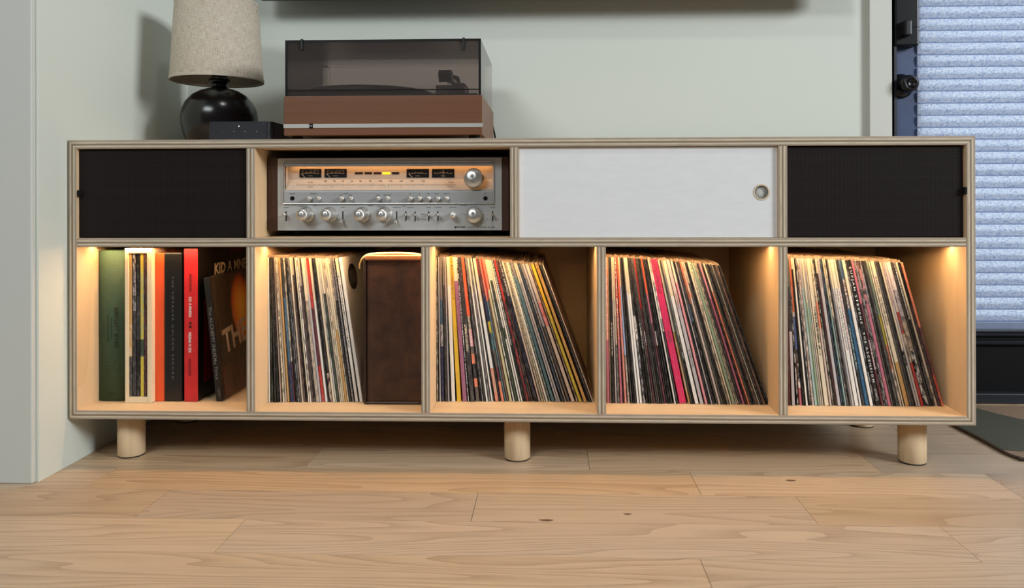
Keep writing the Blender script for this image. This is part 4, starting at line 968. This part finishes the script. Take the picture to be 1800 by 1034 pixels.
BAYS = {
 'second': dict(depth=[(470, 0.0715), (540, 0.0752), (618, 0.080)], lean=[(470, 0.5), (476, 3), (487, 12), (504, 18), (530, 24), (560, 29), (590, 33), (617, 36.5)], ymid=577, group='records beside the leather case', where='beside the brown leather case', data='''
470.6 473.6 W|474.2 478.4 K~F|478.9 481.3 D|481.7 485.2 K|486 489 P|489.7 492.8 C~D|493.3 496.6 B|496.9 499.8 T|500.2 501.7 D|502 506 D@.28/S@.72/N|506.5 509.6 C~D@.72/m|510 512.4 K|512.8 515 D~L|515.3 518.4 G~D|518.9 521.3 C@.3/B|521.7 525.9 B@.12/U~D|526.3 528.6 K|529 531.2 C|531.8 534.2 W~K|534.7 538.2 B@.2/U~D|538.6 541.2 D~G|541.6 546.8 C@.3/B~G|547.3 550.6 B@.25/L|551.1 555.8 R@.35/m@.75/R|556.6 561.2 C@.3/W|561.6 564 K|564.4 568.3 D~K@.8/m~C|569 572.8 C|573.4 575.8 W@.42/G~W@.7/W|576.2 579.9 C@.25/F~D|580.5 582.6 B|583.1 585.8 C~g|586.2 588.9 C@.4/C~T|589.3 593.3 C@.5/T|593.8 595.6 C~K|596.1 599.8 G@.3/D~K|600.2 605.3 K*L|606 611.2 C@.1/W*g@.62/W|613.1 618.8 W'''),
 'third': dict(depth=[(766, 0.086), (830, 0.0885), (900, 0.0925), (1000, 0.089)], lean=[(766, 1), (784, 5), (800, 13), (826, 26), (858, 41), (899, 58), (936, 74), (975, 86), (999, 90)], ymid=585, group='records in the middle bay', where='in the middle lower bay', data='''
766.8 768.9 g~C|769.1 770.8 K|771.2 773.3 L|774.3 779.2 G@.3/S@.47/L~N@.62/N|780 783.9 G@.2/D|784.4 787 P@.4/L|787.2 788.7 K|789.2 795.4 C@.2/W|796.5 803.9 Y*U@.3/Y|804.9 811.9 C@.17/M|812.3 815 K*W|815.5 823 D@.47/D*C@.66/D|823.8 830 O@.41/g*C@.5/p*W@.62/g@.67/X@.74/D@.84/X@.9/g|830.5 832.7 K|833 835 L~K|835.2 838 G@.2/D|838.4 841.4 C@.25/W|841.9 845.3 G~D|845.9 848.7 C@.2/W|849.1 850.7 K|851.3 857 C@.3/W@.77/X~B|857.4 859.9 R@.12/D|860.3 864.9 m@.25/N@.44/V~K@.52/E~K@.64/g@.75/m@.86/X|865.3 867.5 X@.3/E|868 871.4 R@.28/U|872 876.8 X@.22/c|877.7 879.9 C@.2/W~D|880.3 885 C@.15/F~D|885.6 888.4 C@.3/W@.48/F~L@.56/W|889 891.8 C@.2/W|892.3 896 K*W@.6/K|896.2 897.2 D|897.5 901.4 R@.08/R@.3/m~R|901.8 904 K~G|904.3 907.3 U~K|907.6 914.2 K*L@.25/K~N|914.8 917.7 C@.5/P|918.5 922 C*U|922.3 924.9 C*g|925.3 928.9 C@.25/W~C|929.3 932.9 D*A|933.2 938.6 G@.12/E|940 943.3 C@.15/L|943.6 946.8 P@.1/L|948.4 952.6 D~S|953 956.8 G@.1/D*L|957.3 962 L@.46/g~U|963.3 969.3 P~L@.28/p~R@.45/P~B|971.4 974 U~B|975 980.2 Y@.35/V|983 988.3 T*K@.12/T|990.6 992.6 K|992.9 995.2 D~g|996.5 998.6 P@.5/B'''),
 'fourth': dict(depth=[(1065, 0.083), (1175, 0.080), (1306, 0.0755)], lean=[(1065, 2), (1087, 10), (1097, 17), (1130, 33), (1175, 50), (1210, 60), (1253, 72), (1285, 82), (1306, 87)], ymid=585, group='records in the fourth bay', where='in the fourth lower bay', data='''
1065.5 1069.9 X*W@.57/Q|1070.4 1072 C@.5/B|1072.3 1073.4 K|1073.7 1077.5 D@.45/D*W@.68/D|1078 1080.3 C@.3/L|1080.8 1084.8 C@.4/B@.6/g~L|1085.3 1089 R*W@.56/Q|1089.2 1090.4 K|1090.8 1094.4 O@.35/X~p|1095 1098.5 C@.2/I@.67/B~g|1099.2 1102 D|1102.6 1105 K|1105.2 1107.4 D|1108 1111.5 C@.25/W|1112 1116 C@.25/W|1116.8 1120.8 D@.4/W*D@.56/D~L|1121.3 1124.9 D@.3/K|1125.3 1128.3 D@.45/D*W@.62/K|1128.7 1131 g~D|1131.4 1135 R@.35/m@.5/m*W@.6/m|1135.5 1138.2 D|1138.5 1141 g|1141.4 1143.8 K|1144.1 1146.5 D|1146.9 1150.5 O@.25/Q@.45/m|1151 1153.2 D@.5/W@.6/D|1153.8 1156.6 K|1157 1159.9 D~K|1162.2 1164.9 C@.2/W|1165.5 1168.2 W~K@.5/D|1169 1181.3 H*m@.24/H@.5/H*m@.58/H|1183.3 1186.8 C@.2/W@.5/T~C|1187.1 1189.8 D~F|1190.2 1192.7 C@.1/L@.35/F~W@.7/K|1193.4 1199.6 C@.25/W|1201 1207 P@.3/L@.62/L*g@.75/L|1209 1213 C@.15/p|1213.7 1215.8 D|1216 1217.8 K|1218.1 1220.3 L|1220.6 1225.3 D@.3/S~D@.42/K|1226.5 1228.8 X@.3/g|1229.4 1233.2 X~C@.25/P|1233.6 1237 B@.15/g|1237.3 1239.6 D|1239.9 1242.4 K|1243 1246.3 C@.3/B~K|1246.8 1249.9 C*g@.35/C|1250.7 1256 J|1256.4 1258 C~g|1258.3 1261.2 g~B|1261.6 1265 D|1266 1270.1 p@.25/Q|1270.4 1274.2 K~m|1274.7 1277.6 C@.2/X|1278.2 1280.1 g|1280.4 1282.4 D|1283 1285.2 K|1285.6 1290.4 D@.3/U~D|1291 1292.7 C|1293.6 1296.6 D|1297.2 1302 U~D|1302.6 1305.2 K|1305.5 1307.6 D'''),
 'fifth': dict(depth=[(1384, 0.0735), (1622, 0.074)], lean=[(1384, 4), (1391, 10), (1398, 18), (1406, 23), (1421, 27), (1437, 31), (1465, 38), (1500, 46), (1550, 57), (1590, 65), (1622, 70)], ymid=585, group='records in the right bay', where='in the rightmost lower bay', data='''
1384.4 1386.8 m|1387.2 1392.7 g@.2/D@.5/L|1393.4 1396 K~W|1396.4 1400.4 X@.37/W@.40/Z@.62/D~L@.84/W@.88/Q|1401 1403.6 C@.08/K|1404.8 1408 C@.2/W|1408.4 1411 K|1411.2 1413 D~W|1413.8 1417.8 P~g|1418.5 1423.3 L@.2/A@.5/A*W@.75/A|1423.9 1426.6 C@.3/J|1427 1429.8 L@.35/A@.45/P|1430.3 1432 C|1433.4 1441 C@.3/C@.38/C*g@.66/C|1441.6 1445 C~U@.3/X@.48/P|1445.6 1448.3 K~C|1448.7 1450.8 D|1451 1453.4 C@.1/m~D|1454 1459.2 L*g@.2/L|1460 1462.4 D~S|1462.7 1465.2 K~E|1465.6 1468 C@.3/A|1468.4 1471.3 C~K@.4/G~K|1471.7 1473.8 K|1474 1476.2 G|1476.5 1480.2 C@.2/L|1480.8 1487.4 C@.2/W*g@.62/W|1488.2 1491.7 C@.2/W*Q@.66/W|1492.3 1497 D@.45/D*A@.75/D|1497.4 1504 S@.14/U*W@.34/b|1504.6 1510 C@.25/W|1510.6 1513.2 K~L|1513.6 1522 K|1522.7 1527 Q@.3/m@.55/m*W@.75/m|1527.3 1529.6 K~W|1529.9 1532.7 D~L|1533 1538.4 D~p@.3/Q@.6/Q|1539 1542 L~D@.4/g|1542.4 1545.2 K|1545.5 1551 D@.3/D*g|1551.4 1555.6 J@.38/V@.58/X~g@.75/P~g|1556.4 1558.6 C|1559.8 1566.9 C@.25/C*U@.45/C@.7/T|1567.5 1570.8 g|1571 1575.2 D|1575.6 1577.2 K|1577.5 1580.6 C@.6/K~W@.72/L|1581 1584.9 P*U@.3/L~B|1585.2 1590.2 P~L@.35/R~g@.5/B~K@.7/R|1590.6 1598.6 W~P@.2/L~K@.4/B~K@.62/K~W|1599.3 1602.6 D|1603 1608 K*W@.4/K@.7/K*G@.95/K|1608.5 1612.3 C@.3/B@.8/B~K|1613 1617.7 K@.3/D~m|1618.4 1622.4 X@.45/m~U@.78/R~X'''),
}
TEXTS = {   # legible spine print: bay, index of record by middle pixel -> (lettering, from, to along the spine, colour)
 ('fifth', 1437): [('THE LUMINEERS  III', 0.33, 0.62, (72, 60, 48))],
 ('fifth', 1518): [('S U F J A N   S T E V E N S', 0.05, 0.44, (235, 232, 226)), ('T H E   A S C E N S I O N', 0.50, 0.84, (235, 232, 226)), ('A S T H M A T I C', 0.885, 0.965, (220, 216, 210))],
 ('fourth', 1204): [('DAMN.', 0.235, 0.34, (170, 84, 84))],
 ('fifth', 1563): [('BLEACHERS', 0.11, 0.23, (70, 58, 44))],
 ('fifth', 1548): [('PETER GABRIEL', 0.35, 0.62, (120, 118, 112))] if False else [],
}
for bay, B in BAYS.items():
    items = [s.strip() for s in B['data'].strip().split('|')]
    prev_right = None
    for i, it in enumerate(items):
        l, r, spec = it.split(' ', 2) if it.count(' ') >= 2 else it.split(' ')
        l, r = float(l), float(r); mid = (l + r) / 2; segs = parse(spec)
        Y = interp(B['depth'], mid) + random.uniform(-0.0016, 0.0016)
        off = interp(B['lean'], mid)
        pm = at(mid, B['ymid'], Y); dxm = off * (Y - CAM.y) / F
        tan = dxm / 0.302; ang = math.atan(tan)
        tw = at(r, B['ymid'], Y).x - at(l, B['ymid'], Y).x
        t = max(0.0016, tw * math.cos(ang) * 0.98)
        # pivot: lower left edge stands on the bay floor
        zmid = pm.z - ZF; xl = at(l, B['ymid'], Y).x + zmid * math.tan(ang)
        cnt = {}
        pv = 0.0
        for a, _, _, e in segs: cnt[a] = cnt.get(a, 0) + e - pv; pv = e
        main = sorted(cnt, key=lambda q: -cnt[q])
        side = main[0] if main[0] not in 'WCPL' else ('W' if bay == 'second' and i == len(items) - 1 else 'g')
        if i == len(items) - 1 and bay != 'second': side = 'U' if bay == 'third' else 'D'
        width = 'wide ' if t > 0.0062 else ('thin ' if t < 0.0031 else '')
        two = (' and ' + WORD[main[1]]) if len(main) > 1 and cnt[main[1]] > 0.2 else ''
        lab = width + WORD[main[0]] + two + ' record, ' + ordinal(i + 1) + ' from the left ' + B['where']
        me = record_mesh('record', t, segs, side, RS + random.uniform(-0.0012, 0.0012))
        o = bpy.data.objects.new('record', me); COL.objects.link(o)
        o.location = (xl, Y, ZF + 0.0003); o.rotation_euler = (0, -ang, 0)
        tag(o, lab, 'record', B['group'])
        if random.random() < 0.86 and not (bay == 'fourth' and spec.startswith('H')):
            ps = bpy.data.objects.new('outer_sleeve', poly_mesh(t, RS, RS, random.uniform(0.003, 0.0058))); COL.objects.link(ps); ps.parent = o
        for (bb, px), lst in TEXTS.items():
            if bb == bay and l <= px <= r:
                for body, a0, a1, colr in lst:
                    mt_ = plain('spine_print_%d_%d' % (colr[0], colr[1]), colr, 0.5)
                    text(body, t * 0.62, mt_, o, (t * 0.5, -0.0003, RS * (1 - (a0 + a1) / 2)), 'down', fit=RS * (a1 - a0), local=True, bold=0.012)
        if bay == 'second' and i == len(items) - 1:      # oval emblem on the last white cover
            OV = plain('black_cover_print', (26, 22, 20), 0.5); OVG = plain('grey_cover_print', (92, 86, 80), 0.5)
            pts = [(0.066 + 0.036 * math.cos(q), RS - 0.047 + 0.029 * math.sin(q)) for q in [2 * PI * k / 40 for k in range(40)]]
            m = MB().prism(pts, t - 0.0001, t + 0.0004, 'X'); me2 = bpy.data.meshes.new('oval_emblem'); m.b.to_mesh(me2); m.b.free(); me2.materials.append(OV)
            e = bpy.data.objects.new('oval_emblem', me2); COL.objects.link(e); e.parent = o
            for kx in range(4):
                lbox(e, 'emblem_bar', OVG, t + 0.0003, t + 0.0007, 0.042 + kx * 0.013, 0.049 + kx * 0.013, RS - 0.062, RS - 0.032)
# five records inside the birch box
spn = [(226.6, 231.8, 'T@.5/T~C@.72/g~K', 'tan record spine, leftmost inside the narrow birch box'), (232.8, 238.6, 'D~L@.4/D', 'charcoal record spine with pale scuffs inside the birch box'),
       (239.6, 245.4, 'K@.3/D@.6/K', 'black record spine in the middle of the birch box'), (246.6, 252.4, 'V@.12/V~J@.6/F@.72/V', 'lime green record spine inside the narrow birch box'), (253.2, 257.8, 'm~K', 'dark maroon record spine, rightmost inside the birch box')]
for l, r, spec, lab in spn:
    Y = CY + 0.002; a, c = at(l, 570, Y), at(r, 570, Y); hh = iz1 - iz0 - 0.001
    me = record_mesh('record', c.x - a.x, parse(spec), 'K', hh, 0.30)
    o = bpy.data.objects.new('record', me); COL.objects.link(o); o.location = (a.x, Y, iz0 + 0.0003)
    tag(o, lab, 'record', 'records in the birch box')

# a wall-mounted screen above: only its lower edge shades the wall
tvz = Z_(-2.5, 0.475, 900)
tv = thing('wall_screen', 'black lower edge of a wall mounted screen at the top of the picture', 'television', (0.18, 0.47, tvz))
MB().box(X_(452, 0.44, 0), X_(1490, 0.44, 0), 0.44, 0.475, tvz, tvz + 0.62, 0.003).build('screen_housing', BLACK, tv)
MB().box(-0.1, 0.46, 0.475, YW, tvz + 0.15, tvz + 0.45).build('wall_bracket', BLACKM, tv)
